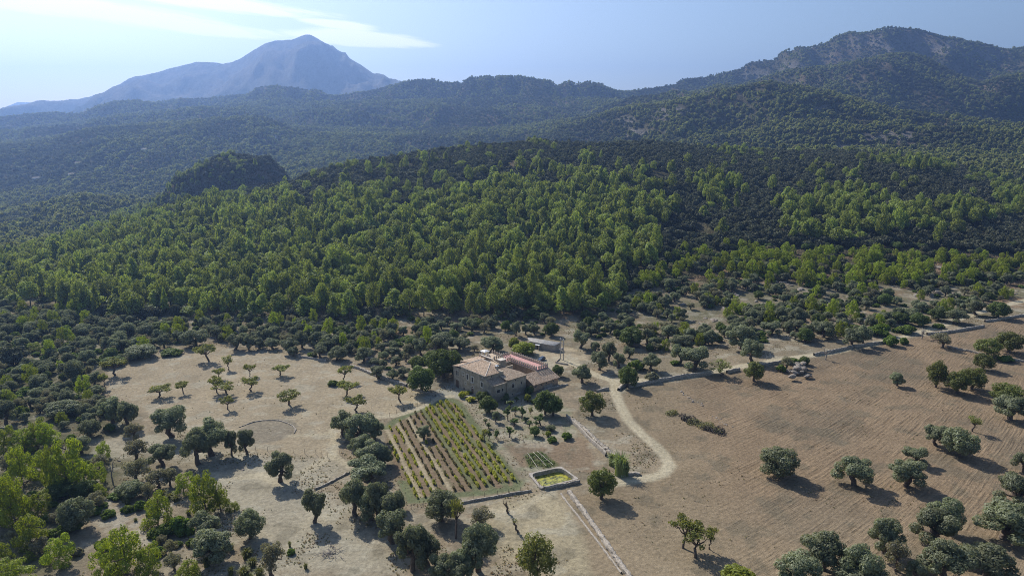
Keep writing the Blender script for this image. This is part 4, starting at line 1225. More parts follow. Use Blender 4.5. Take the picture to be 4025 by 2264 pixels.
TREES = '''
almond_tree R2 1165 580 395 250;almond_tree R2 1068 705 550 90;almond_tree R2 2118 435 262 230;sparse_tree R2 2308 525 395 130;almond_tree R2 2215 610 490 120;almond_tree R3 205 592 465 115
almond_tree R3 222 740 590 190;almond_tree R2 1605 800 670 215;almond_tree R2 1855 755 630 120;almond_tree R2 2195 755 588 150;almond_tree R2 2308 775 640 210;almond_tree R2 2305 925 788 140
almond_tree R3 515 580 462 170;almond_tree R3 605 875 720 230;almond_tree R3 1157 640 465 150;almond_tree R3 1180 790 640 210;almond_tree R3 1290 950 780 225;almond_tree R3 1738 845 672 180;olive_tree R3 655 388 280 120
olive_tree R2 1150 1060 808 240;olive_tree R2 1305 1105 825 220;olive_tree R2 1735 1205 858 370;olive_tree R2 2140 1390 1005 400;olive_tree R6 2010 320 -60 290;olive_tree R2 2345 1390 1110 140;olive_tree R6 2490 215 -40 180
grey_olive_tree R2 1360 1230 1040 220;olive_tree R7 515 495 182 285;olive_tree R7 870 905 545 265;round_olive_tree R7 215 1065 745 310;grey_olive_tree R7 445 1440 1060 290
olive_tree R3 1160 1195 928 270;olive_tree R3 1340 1260 945 340;olive_tree R3 1480 1235 1000 210;olive_tree R7 1335 250 30 240;olive_tree R7 1440 335 78 330;olive_tree R7 1400 490 235 430;olive_tree R7 1570 330 130 200
olive_tree R7 1275 835 455 290;olive_tree R7 1430 880 560 270;olive_tree R7 1510 900 485 250;olive_tree R7 1640 985 570 300;olive_tree R7 1650 1120 730 340;olive_tree R7 1715 770 575 140;olive_tree R7 1590 780 600 220
olive_tree R7 1850 1395 880 350;olive_tree R7 2000 1330 985 310;round_olive_tree R7 2165 890 538 360;sparse_tree R7 2300 1065 655 170;olive_tree R7 2140 1500 1210 280;olive_tree R7 2310 1530 1215 290;olive_tree R8 205 1400 900 420;olive_tree R8 40 1480 1150 260
grey_olive_tree R8 240 950 728 310;pale_almond_tree R8 790 1490 1030 440;round_almond_tree R8 1450 665 360 320;almond_tree R8 2270 1165 838 290;sparse_tree R8 2390 1265 985 290;sparse_tree R8 2545 1175 940 150
round_olive_tree R9 695 325 80 305;olive_tree R9 1275 398 168 300;olive_tree R9 1685 412 208 275;olive_tree R9 1738 232 98 190;olive_tree R9 1895 97 -80 190;round_olive_tree R9 2080 182 -62 265
olive_tree R9 1040 1040 730 340;olive_tree R9 850 1150 905 350;olive_tree R9 1310 1160 830 320;olive_tree R9 1500 920 640 250;grey_olive_tree R9 1590 1050 790 200;olive_tree R9 1890 860 548 345;olive_tree R9 1965 740 478 240;olive_tree R9 1960 1110 808 370;olive_tree R9 1330 1190 990 400;olive_tree R9 1750 1110 960 170
olive_tree R9 2420 810 525 440;olive_tree R9 2500 560 280 310;olive_tree R9 2570 300 138 170;olive_tree R9 2290 1090 830 380;round_olive_tree R9 2570 830 500 260;fig_tree R9 375 1150 1003 280
olive_tree R5 1110 962 818 150;round_almond_tree R5 1520 980 703 230;round_almond_tree R5 1735 1042 808 250;round_almond_tree R5 1900 1002 772 290;round_almond_tree R5 2010 800 630 230;round_almond_tree R5 2050 665 470 280;round_almond_tree R5 2265 618 400 300;round_almond_tree R5 2250 1150 930 340;olive_tree R5 2290 1312 1050 350;sparse_tree R5 1905 1440 1270 150
bare_tree R5 385 695 560 120;bare_tree R5 1375 477 352 130;olive_tree R5 658 568 368 210;olive_tree R5 770 540 330 170;lentisk_bush R5 1060 548 400 160;grey_olive_tree R5 1575 565 400 240;olive_tree R5 1930 232 58 200;carob_tree R5 2160 262 88 230;lentisk_bush R5 2250 712 630 170;lentisk_bush R5 1185 530 440 100
young_pine R5 245 220 40 150;young_pine R5 430 250 70 160;young_pine R5 640 250 88 150;olive_tree R5 95 345 145 220;olive_tree R5 350 465 285 240;carob_tree R5 180 505 380 170;young_pine R5 690 300 205 90;olive_tree R5 985 315 188 160;carob_tree R5 1150 315 200 190;carob_tree R5 1350 345 210 200;carob_tree R5 1545 285 150 200;olive_tree R5 1715 315 168 240;carob_tree R5 985 132 5 150;olive_tree R5 800 170 70 130;lentisk_bush R5 930 440 290 260;lentisk_bush R5 1210 415 310 220;lentisk_bush R5 1550 362 305 130;lentisk_bush R5 680 375 315 160;lentisk_bush R5 580 350 308 120;carob_tree R5 300 330 215 160
olive_tree R4 215 305 108 190;olive_tree R4 225 655 465 215;olive_tree R4 395 525 325 180;olive_tree R4 495 435 225 160;olive_tree R4 357 350 236 105;olive_tree R4 600 505 338 130;carob_tree R4 720 285 88 265;olive_tree R4 700 405 275 130;lentisk_bush R4 770 515 388 180;olive_tree R4 925 530 352 200;carob_tree R4 690 700 478 215;grey_bush R4 930 640 520 160;olive_tree R4 890 255 98 140;olive_tree R4 1095 215 58 160;olive_tree R4 1240 335 168 270;olive_tree R4 1360 520 268 310;olive_tree R4 1220 465 255 210
olive_tree R4 1460 165 50 140;carob_tree R4 1620 135 38 100;lentisk_bush R4 1600 235 148 110;olive_tree R4 1830 310 58 310;olive_tree R4 1760 230 40 180;olive_tree R4 1940 445 215 220;sparse_tree R4 1640 592 445 230;round_almond_tree R4 1965 640 438 230;lentisk_bush R4 2030 185 108 130;olive_tree R4 2135 165 20 220;olive_tree R4 2390 115 0 190;carob_tree R4 2480 245 98 160;round_almond_tree R4 330 985 738 285;lentisk_bush R4 2360 470 375 150;lentisk_bush R4 2050 240 195 110;lentisk_bush R4 1165 470 410 110
carob_tree R3 1950 745 480 290;carob_tree R3 2180 605 300 350;carob_tree R3 1915 520 378 190;carob_tree R3 2270 570 325 220;carob_tree R3 2060 520 330 220;olive_tree RH 850 470 245 340;olive_tree RH 150 445 188 340;olive_tree RH 420 410 255 230;olive_tree RH 1190 255 48 140;olive_tree RH 1330 235 85 140;fig_tree RH 1300 510 325 370;fig_tree RH 1160 430 263 190;carob_tree RH 1690 255 55 210;grey_olive_tree RH 600 470 365 130;olive_tree RH 940 480 370 170;carob_tree RH 620 130 0 250;olive_tree RH 840 150 0 200;olive_tree RH 350 180 55 200
fig_tree RH 1350 1190 1075 110;carob_tree RH 1385 1065 965 130;citrus_tree RH 1060 1170 1075 110;lentisk_bush RH 960 1130 1060 110;carob_tree RH 1785 830 660 180;citrus_tree RH 1030 1100 975 120;carob_tree RH 1610 1370 1010 330;carob_tree RH 1720 1390 1090 290;carob_tree RH 720 1190 1035 220;carob_tree RH 800 1340 1110 270;round_olive_tree RH 900 1415 1318 120;lentisk_bush RH 1440 1200 1140 110
citrus_tree RG 905 320 178 175;citrus_tree RG 990 390 245 180;citrus_tree RG 1112 285 190 105;carob_tree RG 1345 150 0 170;citrus_tree RG 1335 270 130 130;citrus_tree RG 950 645 365 160;citrus_tree RG 1080 525 370 140;citrus_tree RG 1215 605 378 170;sparse_tree RG 1380 560 400 120;citrus_tree RG 1060 745 595 210;citrus_tree RG 975 955 745 190;citrus_tree RG 740 995 828 135;sparse_tree RG 505 1055 795 170;citrus_tree RG 590 1022 808 120;citrus_tree RG 520 705 608 95;citrus_tree RG 575 782 678 115;olive_tree RG 715 665 448 160;citrus_tree RG 1350 785 635 160;carob_tree RG 1460 935 738 210;citrus_tree RG 1480 745 648 120;citrus_tree RG 1560 735 528 230;round_olive_tree RG 1760 835 705 200;fig_tree RG 1710 935 828 130;lentisk_bush RG 2060 985 810 240;citrus_tree RG 1290 650 570 180;lentisk_bush RG 1800 1040 905 200;citrus_tree RG 1430 330 225 110
grey_olive_tree R4 2300 520 380 170;lentisk_bush R4 2240 540 430 110;carob_tree R4 2470 470 385 120;pergola_vine RG 90 200 50 200;pergola_vine RG 250 270 160 200;pergola_vine RG 330 110 40 180;pergola_vine RG 190 130 60 160;olive_tree RV 618 545 372 195
young_pine R6 690 590 78 350;young_pine R6 560 560 120 230;young_pine R6 250 540 112 290;young_pine R6 160 930 420 320;young_pine R6 30 880 420 260;young_pine R6 370 830 600 260;young_pine R6 330 1130 800 300;young_pine R6 1290 1445 945 420;young_pine R6 1110 1440 1120 300;young_pine R6 1490 1440 1130 260;young_pine R6 1590 930 618 270;young_pine R6 2080 810 392 310;young_pine R6 2230 790 500 210;young_pine R6 1850 610 395 210;young_pine R6 590 1330 1030 290;young_pine R6 130 1560 1260 400;young_pine R6 1030 650 505 120;young_pine R6 960 520 295 200;young_pine R6 1030 260 100 150;young_pine R6 1915 1500 1285 240;young_pine R6 310 1290 1195 100;young_pine R6 860 480 290 220;young_pine R6 30 200 -60 260;young_pine R6 250 180 -40 260;young_pine R6 520 150 -110 220;young_pine R6 60 1300 1100 200;young_pine R6 420 420 200 220;young_pine R6 2370 780 690 110
round_olive_tree R6 790 965 608 350;grey_olive_tree R6 1380 260 48 260;olive_tree R6 1650 335 88 270;bare_tree R6 1135 492 265 140;grey_olive_tree R6 1378 475 228 280;grey_olive_tree R6 1590 545 345 240;grey_olive_tree R6 1725 525 335 180;round_olive_tree R6 1330 650 465 280;grey_olive_tree R6 1505 660 478 180;olive_tree R6 2090 1100 778 330;olive_tree R6 2160 1290 955 410;grey_olive_tree R6 1010 350 210 200;olive_tree R6 820 200 30 200
lentisk_bush R6 1820 1010 800 260;lentisk_bush R6 1190 650 578 190;lentisk_bush R6 1050 1185 1028 200;carob_tree R6 640 640 480 320;carob_tree R6 870 640 470 240;lentisk_bush R6 1420 770 650 130;lentisk_bush R6 700 1000 850 240;lentisk_bush R6 1640 1050 880 260;lentisk_bush R6 1940 1130 1040 120;grey_bush R6 780 1230 1140 130;grey_olive_tree R6 560 900 790 160;lentisk_bush R7 630 1220 1150 100
grass_tussock R6 1290 725 650 100;grass_tussock R6 1250 700 650 80;grass_tussock R6 2090 1345 1235 130;grass_tussock R6 2490 1265 1145 140;grass_tussock R6 2545 1340 1250 120;grass_tussock R6 2460 1440 1330 150;grass_tussock R6 1010 720 680 60;grass_tussock R6 1370 890 850 60;grass_tussock R6 1650 640 560 120;grass_tussock R6 1720 660 590 120;grass_tussock R6 1780 690 610 110;grass_tussock R6 1905 830 760 80;grass_tussock R7 615 1150 1082 55;grass_tussock R7 775 1370 1305 70;grass_tussock R7 240 1345 1240 130;grass_tussock R7 200 1235 1150 130;grass_tussock R7 310 1440 1335 140;grass_tussock R7 165 1405 1335 120;grass_tussock R7 20 1180 1090 110;grass_tussock R7 210 1460 1410 120;grass_tussock R7 20 1430 1330 100
reed_clump R8 1640 425 190 240;reed_clump R8 1560 330 190 150;reed_clump R8 1690 430 270 140
round_olive_tree R2 760 640 400 170;lentisk_bush R2 730 425 330 180;lentisk_bush R2 660 140 55 130;young_pine R2 345 665 448 160;young_pine R2 632 1065 938 120;young_pine R2 370 1290 1025 240;holm_oak R2 130 480 255 290;young_pine R2 350 330 240 160;round_olive_tree R2 650 990 810 330;round_olive_tree R2 1430 400 250 340;round_olive_tree R2 1980 280 90 280;carob_tree R2 1650 130 20 230;olive_tree R2 1665 300 155 140;olive_tree R2 1480 210 70 190;lentisk_bush R2 1440 370 310 220;lentisk_bush R2 1730 370 300 240;carob_tree R2 1150 480 385 240;lentisk_bush R2 180 830 760 130;lentisk_bush R2 200 990 860 170;lentisk_bush R2 1110 1140 1035 120;olive_tree R2 60 1070 820 220;lentisk_bush R2 250 760 680 160;lentisk_bush R2 150 200 120 120
round_olive_tree R3 1105 425 265 210;carob_tree R3 1140 210 80 200;olive_tree R3 1350 235 110 160;young_pine R3 1555 130 0 100;young_pine R3 1465 230 130 70;olive_tree R3 1370 440 290 190;olive_tree R3 930 400 270 150;lentisk_bush R3 840 390 325 120;olive_tree R3 1550 340 240 150;olive_tree R3 1660 390 290 160;olive_tree R3 1940 375 190 170;olive_tree R3 1510 610 465 170;olive_tree R3 1660 630 510 130;olive_tree R3 1770 590 490 150;olive_tree R3 1480 480 395 130;olive_tree R3 1690 480 385 120;lentisk_bush R3 1725 280 230 120;lentisk_bush R3 1810 225 165 160;olive_tree R3 2140 340 160 240;olive_tree R3 2330 330 185 200;olive_tree R3 200 320 165 130;olive_tree R3 300 310 190 150;olive_tree R3 620 350 190 200;olive_tree R3 440 310 200 150;olive_tree R3 870 270 130 120;lentisk_bush R3 1060 680 610 130;olive_tree R3 70 320 150 180;olive_tree R3 740 300 120 150
'''
for row in TREES.strip().replace('\n', ';').split(';'):
    kind, reg, x, yb, yt, w = row.split()
    x, yb, yt, w = float(x), float(yb), float(yt), float(w)
    u, v = src(reg, x, yb)
    p = ground_at(u, v)
    k = REG[reg][2]
    dpt = p[1] * math.cos(PITCH) - (p[2] - CAM_H) * math.sin(PITCH)
    wm = w / k / FPX * dpt
    vtop = src(reg, x, yt)[1]
    # height: the crown's top edge as seen, allowing for the crown's depth seen from above
    lo, hi = 0.1, 40.0
    for _ in range(40):
        m_ = (lo + hi) / 2
        if proj(p[0], p[1] + wm * .12, p[2] + m_)[1] > vtop: lo = m_
        else: hi = m_
    h = lo
    if kind in ('lentisk_bush', 'grey_bush', 'pergola_vine', 'round_olive_tree', 'grass_tussock'):
        wm *= 1.02; h = max(h * .92, wm * .28)
    if kind == 'citrus_tree': wm *= 1.12
    if kind == 'lentisk_bush': h = min(h, wm * .8)
    if kind == 'olive_tree': wm *= 1.16; h *= 1.04
    if kind == 'sparse_tree': wm *= 1.3; h *= 1.05
    if kind == 'almond_tree': wm *= 1.15
    PLANTED.append((kind, p, h, wm))
    plant(kind, (p[0], p[1], p[2] - .05), max(h, .4), max(wm, .4), cat=CATS.get(kind, 'tree'), group=GROUPS.get(kind, LOOK[kind].replace(' tree', '') + ' trees' if 'tree' in LOOK[kind] else LOOK[kind] + ' plants'))

OCC = [(p[0], p[1], w * .5) for k, p, h, w in PLANTED]
occ = np.array(OCC)


def free(x, y, r):
    return not ((np.hypot(occ[:, 0] - x, occ[:, 1] - y) < occ[:, 2] * .85 + r).any())


# thicker growth that fills the rough ground between: zones in the 2576 view, kinds with weights
ZONES = [
 ('beside the stubble field, in the dense olive wood', [(0, 775), (150, 782), (300, 812), (400, 812), (480, 812), (470, 842), (470, 872), (400, 882), (290, 912), (270, 935), (262, 990), (268, 1030), (330, 1035), (330, 1085), (240, 1105), (170, 1080), (0, 1050)], 4.9,
  [('olive_tree', .42, 4.6, 5.6), ('grey_olive_tree', .14, 4.4, 5), ('round_olive_tree', .12, 4.6, 6), ('lentisk_bush', .18, 1.9, 3.8), ('carob_tree', .06, 3.8, 5), ('young_pine', .08, 6.5, 5)], 1.1),
 ('between the pine wood and the stubble field', [(480, 805), (700, 812), (850, 820), (960, 806), (1140, 802), (1150, 880), (1040, 905), (1050, 950), (960, 925), (830, 890), (700, 868), (560, 862), (500, 850)], 4.5,
  [('olive_tree', .40, 4.9, 5.6), ('grey_olive_tree', .14, 4.4, 5.2), ('round_olive_tree', .12, 4.2, 5), ('lentisk_bush', .20, 1.7, 3.4), ('carob_tree', .08, 4.2, 4.8), ('young_pine', .06, 7, 4.4)], .80),
 ('on the rocky ground behind the farmhouse', [(1140, 802), (1260, 802), (1400, 800), (1560, 770), (1580, 800), (1570, 850), (1440, 850), (1300, 840), (1190, 850), (1170, 890)], 4.6,
  [('olive_tree', .42, 4.8, 5.4), ('grey_olive_tree', .14, 4.2, 5), ('lentisk_bush', .34, 1.6, 3.2), ('carob_tree', .1, 4, 4.5)], .60),
 ('on the rocky olive slope above the farm road', [(1570, 770), (1620, 720), (1690, 690), (1760, 680), (1900, 700), (2100, 720), (2300, 720), (2576, 700), (2576, 735), (2480, 772), (2350, 800), (2150, 850), (2000, 870), (1900, 880), (1700, 890), (1560, 880), (1560, 800)], 4.4,
  [('wild_olive', .40, 5.2, 6.2), ('grey_olive_tree', .12, 4.6, 5.6), ('mastic_bush', .34, 1.9, 4.0), ('carob_tree', .06, 3.8, 4.8), ('young_pine', .12, 6, 5)], .50),
 ('on the bushy hillside below the oak wood', [(1590, 722), (1625, 690), (1690, 650), (1780, 622), (1950, 600), (2100, 606), (2300, 602), (2576, 616), (2576, 705), (2300, 725), (2100, 725), (1900, 705), (1760, 685), (1690, 695), (1620, 735)], 4.3,
  [('young_pine', .26, 7.4, 6.0), ('mastic_bush', .30, 2.1, 4.8), ('wild_olive', .20, 5, 6), ('holm_oak', .08, 4.6, 5.6), ('grey_olive_tree', .06, 4.8, 5.6), ('carob_tree', .10, 4, 5.4)], .86),
 ('in the scrub at the foot of the bright pines', [(0, 1060), (170, 1090), (250, 1120), (330, 1160), (320, 1230), (380, 1290), (420, 1260), (560, 1330), (560, 1449), (420, 1449), (280, 1300), (180, 1300), (130, 1380), (0, 1449)], 3.9,
  [('young_pine', .30, 6.5, 5.4), ('lentisk_bush', .40, 2.0, 3.8), ('grey_olive_tree', .18, 4, 4.4), ('mastic_bush', .12, 2.4, 4.6)], 1.0),
]
LIM = {'holm_oak': 345, 'olive_tree': 345, 'lentisk_bush': 345, 'young_pine': 345, 'carob_tree': 290}
ROCKS_IN = []
extra = 0
for text, poly, s, kinds, fill in ZONES:
    w_ = np.array([ground_at(x * 1.5625, y * 1.5625)[:2] for x, y in poly])
    X, Y = jitter_grid(w_[:, 0].min(), w_[:, 0].max(), w_[:, 1].min(), w_[:, 1].max(), s)
    ins = in_px(X, Y, w_)
    X, Y = X[ins], Y[ins]
    keepn = fbm(X / 14, Y / 14, 431, 3)
    q = np.argsort(np.argsort(keepn)) / max(1, len(keepn))
    Zs_ = height(X, Y); U_, V_ = proj(X, Y, Zs_)
    for x, y, z, qq, uu in zip(X, Y, Zs_, q, U_):
        if uu < -60 or uu > 4085: continue
        kd = rng.choice(len(kinds), p=[k[1] / sum(q_[1] for q_ in kinds) for k in kinds])
        kind, _, h, w = kinds[kd]
        f = rng.uniform(.68, 1.3)
        if qq > fill + .12 * rng.normal() or not free(x, y, w * f * .28):
            ROCKS_IN.append((x, y)); continue
        if CNT.get(kind, 0) >= LIM.get(kind, 280): continue
        lk = LOOK[kind]
        plant(kind, (x, y, z - .05), h * f * rng.uniform(.85, 1.15), w * f, label=lk + ' ' + text, cat=CATS.get(kind, 'tree'), group=lk + ' plants ' + text)
        extra += 1
print('EXTRA', extra, {k: v for k, v in CNT.items()})

# vines: row after row
P0 = VR0; nv = 0
vlen = 46.0
vine_poly = PZ['vine']
for k in range(NROW):
    sx = (k + .02) * VW / (NROW - 1)
    runs = np.arange(-45, 60, 1.9)
    for a in runs:
        q = P0 + vnor * (sx + rng.normal() * .12) + vdir * (a + rng.normal() * .2)
        d = float(sdist(np.array([q[0]]), np.array([q[1]]), vine_poly)[0])
        if d > -1.3 - (1.6 if q[1] > 207 else 0): continue
        f = vnoise(q[0] / 5, q[1] / 5, 441)
        miss = .30 if k < 7 else .12
        if rng.uniform() < miss or not free(q[0], q[1], .1): continue
        rusty = (3 <= k <= 7 and rng.uniform() < .75 and a < 12) or rng.uniform() < .06
        kind = 'rusty_grapevine' if rusty else 'grapevine'
        if CNT.get(kind, 0) >= 295: continue
        sc_ = rng.uniform(.75, 1.25) * (1.25 if k >= 8 else .95)
        z = float(height(q[0], q[1]))
        o = plant(kind, (q[0], q[1], z - .02), 1.08 * sc_, 1.4 * sc_, rz=math.atan2(vdir[1], vdir[0]) + float(rng.choice([0, math.pi])), cat='vine', group=('rusty vines' if rusty else 'yellow-green vines') + ' in the rows of the vineyard',
              label=('sparse rusty brown grapevine' if rusty else 'leafy yellow-green grapevine') + ' in a row of the small vineyard')
        o.scale.x *= 1.85; o.scale.y *= .62
        nv += 1
print('VINES', nv)
# ------------------------------------------------------------------ the farmhouse
A0 = ground_at(*src('H1', 100, 1120)); A0[2] = 0.0
E1 = np.array((0.67986, -0.73334)); E2 = np.array((0.76041, 0.64945))
BZ = float(height(A0[0], A0[1]))


def hp(a, b, z):
    q = A0[:2] + a * E1 + b * E2
    return (q[0], q[1], z + BZ)


HOUSE = empty('farmhouse', hp(9, 6, 0))
tag(HOUSE, 'large old stone farmhouse with tiled roofs and a pink battlemented terrace', 'house')


def kid(o, parent):
    o.parent = parent
    o.matrix_parent_inverse = parent.matrix_world.inverted() if parent.parent is None and False else Matrix.Translation(-HOUSE.location)
    return o


def hmesh(name, mb, mats, parent=None):
    """mesh in world coordinates made local to the farmhouse"""
    mb.v = [(x - HOUSE.location[0], y - HOUSE.location[1], z - HOUSE.location[2]) for x, y, z in mb.v]
    o = mb.obj(name, mats, parent or HOUSE)
    return o


def hbox(mb, a0, a1, b0, b1, z0, z1, mi=0):
    q = ((a0, b0), (a1, b0), (a1, b1), (a0, b1))
    mb.prism([hp(a, b, z0) for a, b in q], [hp(a, b, z1) for a, b in q], mi)


def roof(name, polys, mat, parent, th=0.22):
    """sloping tiled planes: polys of (a,b,z); first two points are the eave"""
    mb = MB(); uv = []
    for P in polys:
        top = [np.array(hp(*p)) for p in P]
        e = top[1] - top[0]; e /= np.linalg.norm(e)
        nrm = np.cross(e, top[2] - top[0]); nrm /= np.linalg.norm(nrm)
        if nrm[2] < 0: nrm = -nrm
        up = np.cross(nrm, e)
        n0 = len(mb.v)
        mb.prism([tuple(p - nrm * th) for p in top], [tuple(p) for p in top])
        for v in mb.v[n0:]:
            d = np.array(v) - top[0]; uv.append((d @ e, d @ up, 0))
    mb.v = [(x - HOUSE.location[0], y - HOUSE.location[1], z - HOUSE.location[2]) for x, y, z in mb.v]
    me = mb.mesh(name, mat)
    at_ = me.attributes.new('slope_uv', 'FLOAT_VECTOR', 'POINT'); at_.data.foreach_set('vector', np.array(uv, np.float32).ravel())
    return obj(name, me, parent)


def opening(wall, face, c, z, w, h, frame=0.18, arch=False, door=False, shut=False, mat=None):
    """a window or door on a wall face: 'b' = facade (plane b const), 'a' = side facing the garden (plane a const); c = (position along wall, plane)"""
    s, pl = c
    def Q(ss, off, zz): return hp(ss, pl - off, zz) if face == 'b' else hp(pl + off, ss, zz)
    mb = MB()
    x0, x1, z0, z1 = s - w / 2, s + w / 2, z, z + h
    if frame:
        for (p0, p1, q0, q1) in ((x0 - frame, x0, z0 - frame, z1 + frame), (x1, x1 + frame, z0 - frame, z1 + frame), (x0, x1, z1, z1 + frame), (x0, x1, z0 - frame, z0)):
            if door and q1 <= z0: continue
            mb.prism([Q(p0, -.1, q0), Q(p1, -.1, q0), Q(p1, .06, q0), Q(p0, .06, q0)], [Q(p0, -.1, q1), Q(p1, -.1, q1), Q(p1, .06, q1), Q(p0, .06, q1)])
        if arch:
            n = 8
            for i in range(n):
                a0, a1 = math.pi * i / n, math.pi * (i + 1) / n; r0, r1 = w / 2, w / 2 + frame + .1
                pts = [(s + r * math.cos(t), z1 + frame + r * math.sin(t) * .8) for r, t in ((r0, a0), (r1, a0), (r1, a1), (r0, a1))]
                mb.prism([Q(x, -.1, y) for x, y in pts], [Q(x, .06, y) for x, y in pts])
        hmesh('door_frame' if door else 'window_frame', mb, TRIM, wall)
    mb = MB()
    mb.prism([Q(x0, -.1, z0), Q(x1, -.1, z0), Q(x1, .025, z0), Q(x0, .025, z0)], [Q(x0, -.1, z1), Q(x1, -.1, z1), Q(x1, .025, z1), Q(x0, .025, z1)])
    if arch:
        n = 8
        pts = [(s + w / 2 * math.cos(math.pi * i / n), z1 + (frame if frame else 0) + w / 2 * .8 * math.sin(math.pi * i / n)) for i in range(n + 1)]
        pts = [(x1, z1)] + pts + [(x0, z1)]
        mb.prism([Q(x, -.1, y) for x, y in pts], [Q(x, .024, y) for x, y in pts])
    hmesh('door' if door else 'window', mb, mat or (WOOD if door else DARKGLASS), wall)


# main body: walls and hipped tile roof
mb = MB(); hbox(mb, 4.4, 18.7, 0, 8.2, -1.5, 8.75)
mb.prism([hp(6.8, 7.9, 8.7), hp(11.8, 7.9, 8.7), hp(11.8, 8.2, 8.7), hp(6.8, 8.2, 8.7)], [hp(6.8, 7.9, 10.0), hp(11.8, 7.9, 10.0), hp(11.8, 8.2, 10.0), hp(6.8, 8.2, 10.0)])
wmain = hmesh('main_wall', mb, RENDERWALL)
roof('roof', [[(4.2, -.45, 9.05), (19.05, -.45, 8.95), (11.8, 8.0, 10.35), (6.7, 8.3, 10.35)], [(19.05, -.45, 8.95), (19.05, 6.0, 8.85), (14.2, 8.2, 9.9), (11.8, 8.0, 10.35)]], TILE, HOUSE)
mb = MB(); mb.tube([hp(18.95, -.4, 8.98), hp(11.8, 8.0, 10.38)], .15, 8); mb.tube([hp(6.7, 8.2, 10.36), hp(11.8, 8.0, 10.38)], .15, 8); mb.tube([hp(4.3, -.45, 9.06), hp(6.7, 8.3, 10.36)], .15, 8)
hmesh('roof_ridge', mb, TRIM)
mb = MB()
for i in range(36): mb.box(hp(4.5 + i * .41, -.42, 8.74), (.26, .3, .2), 0, math.atan2(E1[1], E1[0]))
hmesh('eave', mb, TRIM)
for a, z in ((8.3, 7.95), (16.6, 7.6)): opening(wmain, 'b', (a, 0), z, .62, .75, .16)
opening(wmain, 'b', (11.4, 0), 7.95, .7, .8, 0.06)
opening(wmain, 'b', (8.3, 0), 4.75, .95, 1.85, .34)
opening(wmain, 'b', (11.2, 0), 4.5, 1.0, 1.85, .36)
opening(wmain, 'b', (16.5, 0), 4.15, .95, 1.8, .33)
opening(wmain, 'b', (5.85, 0), 5.85, 1.1, 1.05, .27, mat=RENDERWALL)
opening(wmain, 'b', (7.15, 0), 2.5, .6, .75, .18, mat=CONCRETE)
opening(wmain, 'b', (5.9, 0), 5.1, .35, .45, 0)
opening(wmain, 'b', (11.15, 0), -.6, 1.45, 2.7, .22, arch=True, door=True)
opening(wmain, 'b', (6.2, 0), .1, .6, .9, 0)
mb = MB(); hbox(mb, 10.3, 12.1, -.45, 0, 4.22, 4.36); hmesh('balcony', mb, TRIM, wmain)
# left annex along the yard
mb = MB(); hbox(mb, 0, 4.39, 0, 4.5, -1.5, 7.75); hbox(mb, -1.4, 4.38, 4.51, 14.4, -1.5, 7.9)
wan = hmesh('annex_wall', mb, RENDERWALL)
roof('annex_roof', [[(-.25, -.35, 7.95), (-.25, 4.8, 7.95), (4.5, 4.8, 8.9), (4.4, -.35, 8.85)], [(-1.8, 4.4, 8.25), (-1.8, 14.7, 8.25), (4.35, 14.5, 9.25), (4.35, 4.82, 9.1)]], TILE, HOUSE)
opening(wan, 'b', (1.75, 0), 4.6, .62, 1.9, .1)
opening(wan, 'b', (2.75, 0), 4.6, .62, 1.9, .1)
opening(wan, 'b', (2.3, 0), -.4, 1.75, 3.3, .05, door=True)
mb = MB()
for k in range(4): mb.tube([hp(-.9 + k * 1.2, 13.2 - .3 * k, 8.2), hp(-.9 + k * 1.2, 13.2 - .3 * k, 9.6)], .22, 7)
hmesh('chimney_pot', mb, MERLON)
# high rear body with the parapet wall, and the stair head
mb = MB(); hbox(mb, 1.3, 7.6, 12.2, 12.55, 5, 9.6); hbox(mb, 7.6, 12.3, 8.35, 12.5, 4, 8.95); hbox(mb, 8.6, 10.05, 12.52, 13.5, 3, 6.6)
mb.prism([hp(7.61, 12.15, 8.9), hp(12.2, 11.5, 8.9), hp(12.2, 11.85, 8.9), hp(7.61, 12.5, 8.9)], [hp(7.61, 12.15, 9.55), hp(12.2, 11.5, 9.1), hp(12.2, 11.85, 9.1), hp(7.61, 12.5, 9.55)])
wr = hmesh('rear_wall', mb, CREAM)
mb = MB(); hbox(mb, 1.2, 7.7, 12.1, 12.65, 9.61, 9.72); hmesh('coping', mb, TRIM, wr)
opening(wr, 'a', (10.4, 12.3), 6.6, .9, 1.9, 0.05, door=True, mat=DARKGLASS)
# upper cream terrace with merlons, turret with a flat white roof
mb = MB(); hbox(mb, -3.7, 3.2, 16.3, 22.0, -1, 7.2); hbox(mb, 1.31, 4.4, 12.7, 16.28, -1, 7.0)
wt = hmesh('terrace_wall', mb, CREAM)
mb = MB()
for a, b in ((-1.9, 14.9), (.1, 14.9), (.1, 16.7), (-1.9, 16.7)): mb.tube([hp(a, b, 6.5), hp(a, b, 9.95)], .13, 6)
hbox(mb, -2.3, .5, 14.5, 17.1, 9.95, 10.1)
mb.prism([hp(-2.3, 14.5, 10.1), hp(.5, 14.5, 10.1), hp(.5, 17.1, 10.1), hp(-2.3, 17.1, 10.1)], [hp(-1.1, 15.6, 10.5), hp(-.7, 15.6, 10.5), hp(-.7, 16, 10.5), hp(-1.1, 16, 10.5)])
hmesh('turret', mb, WHITE)
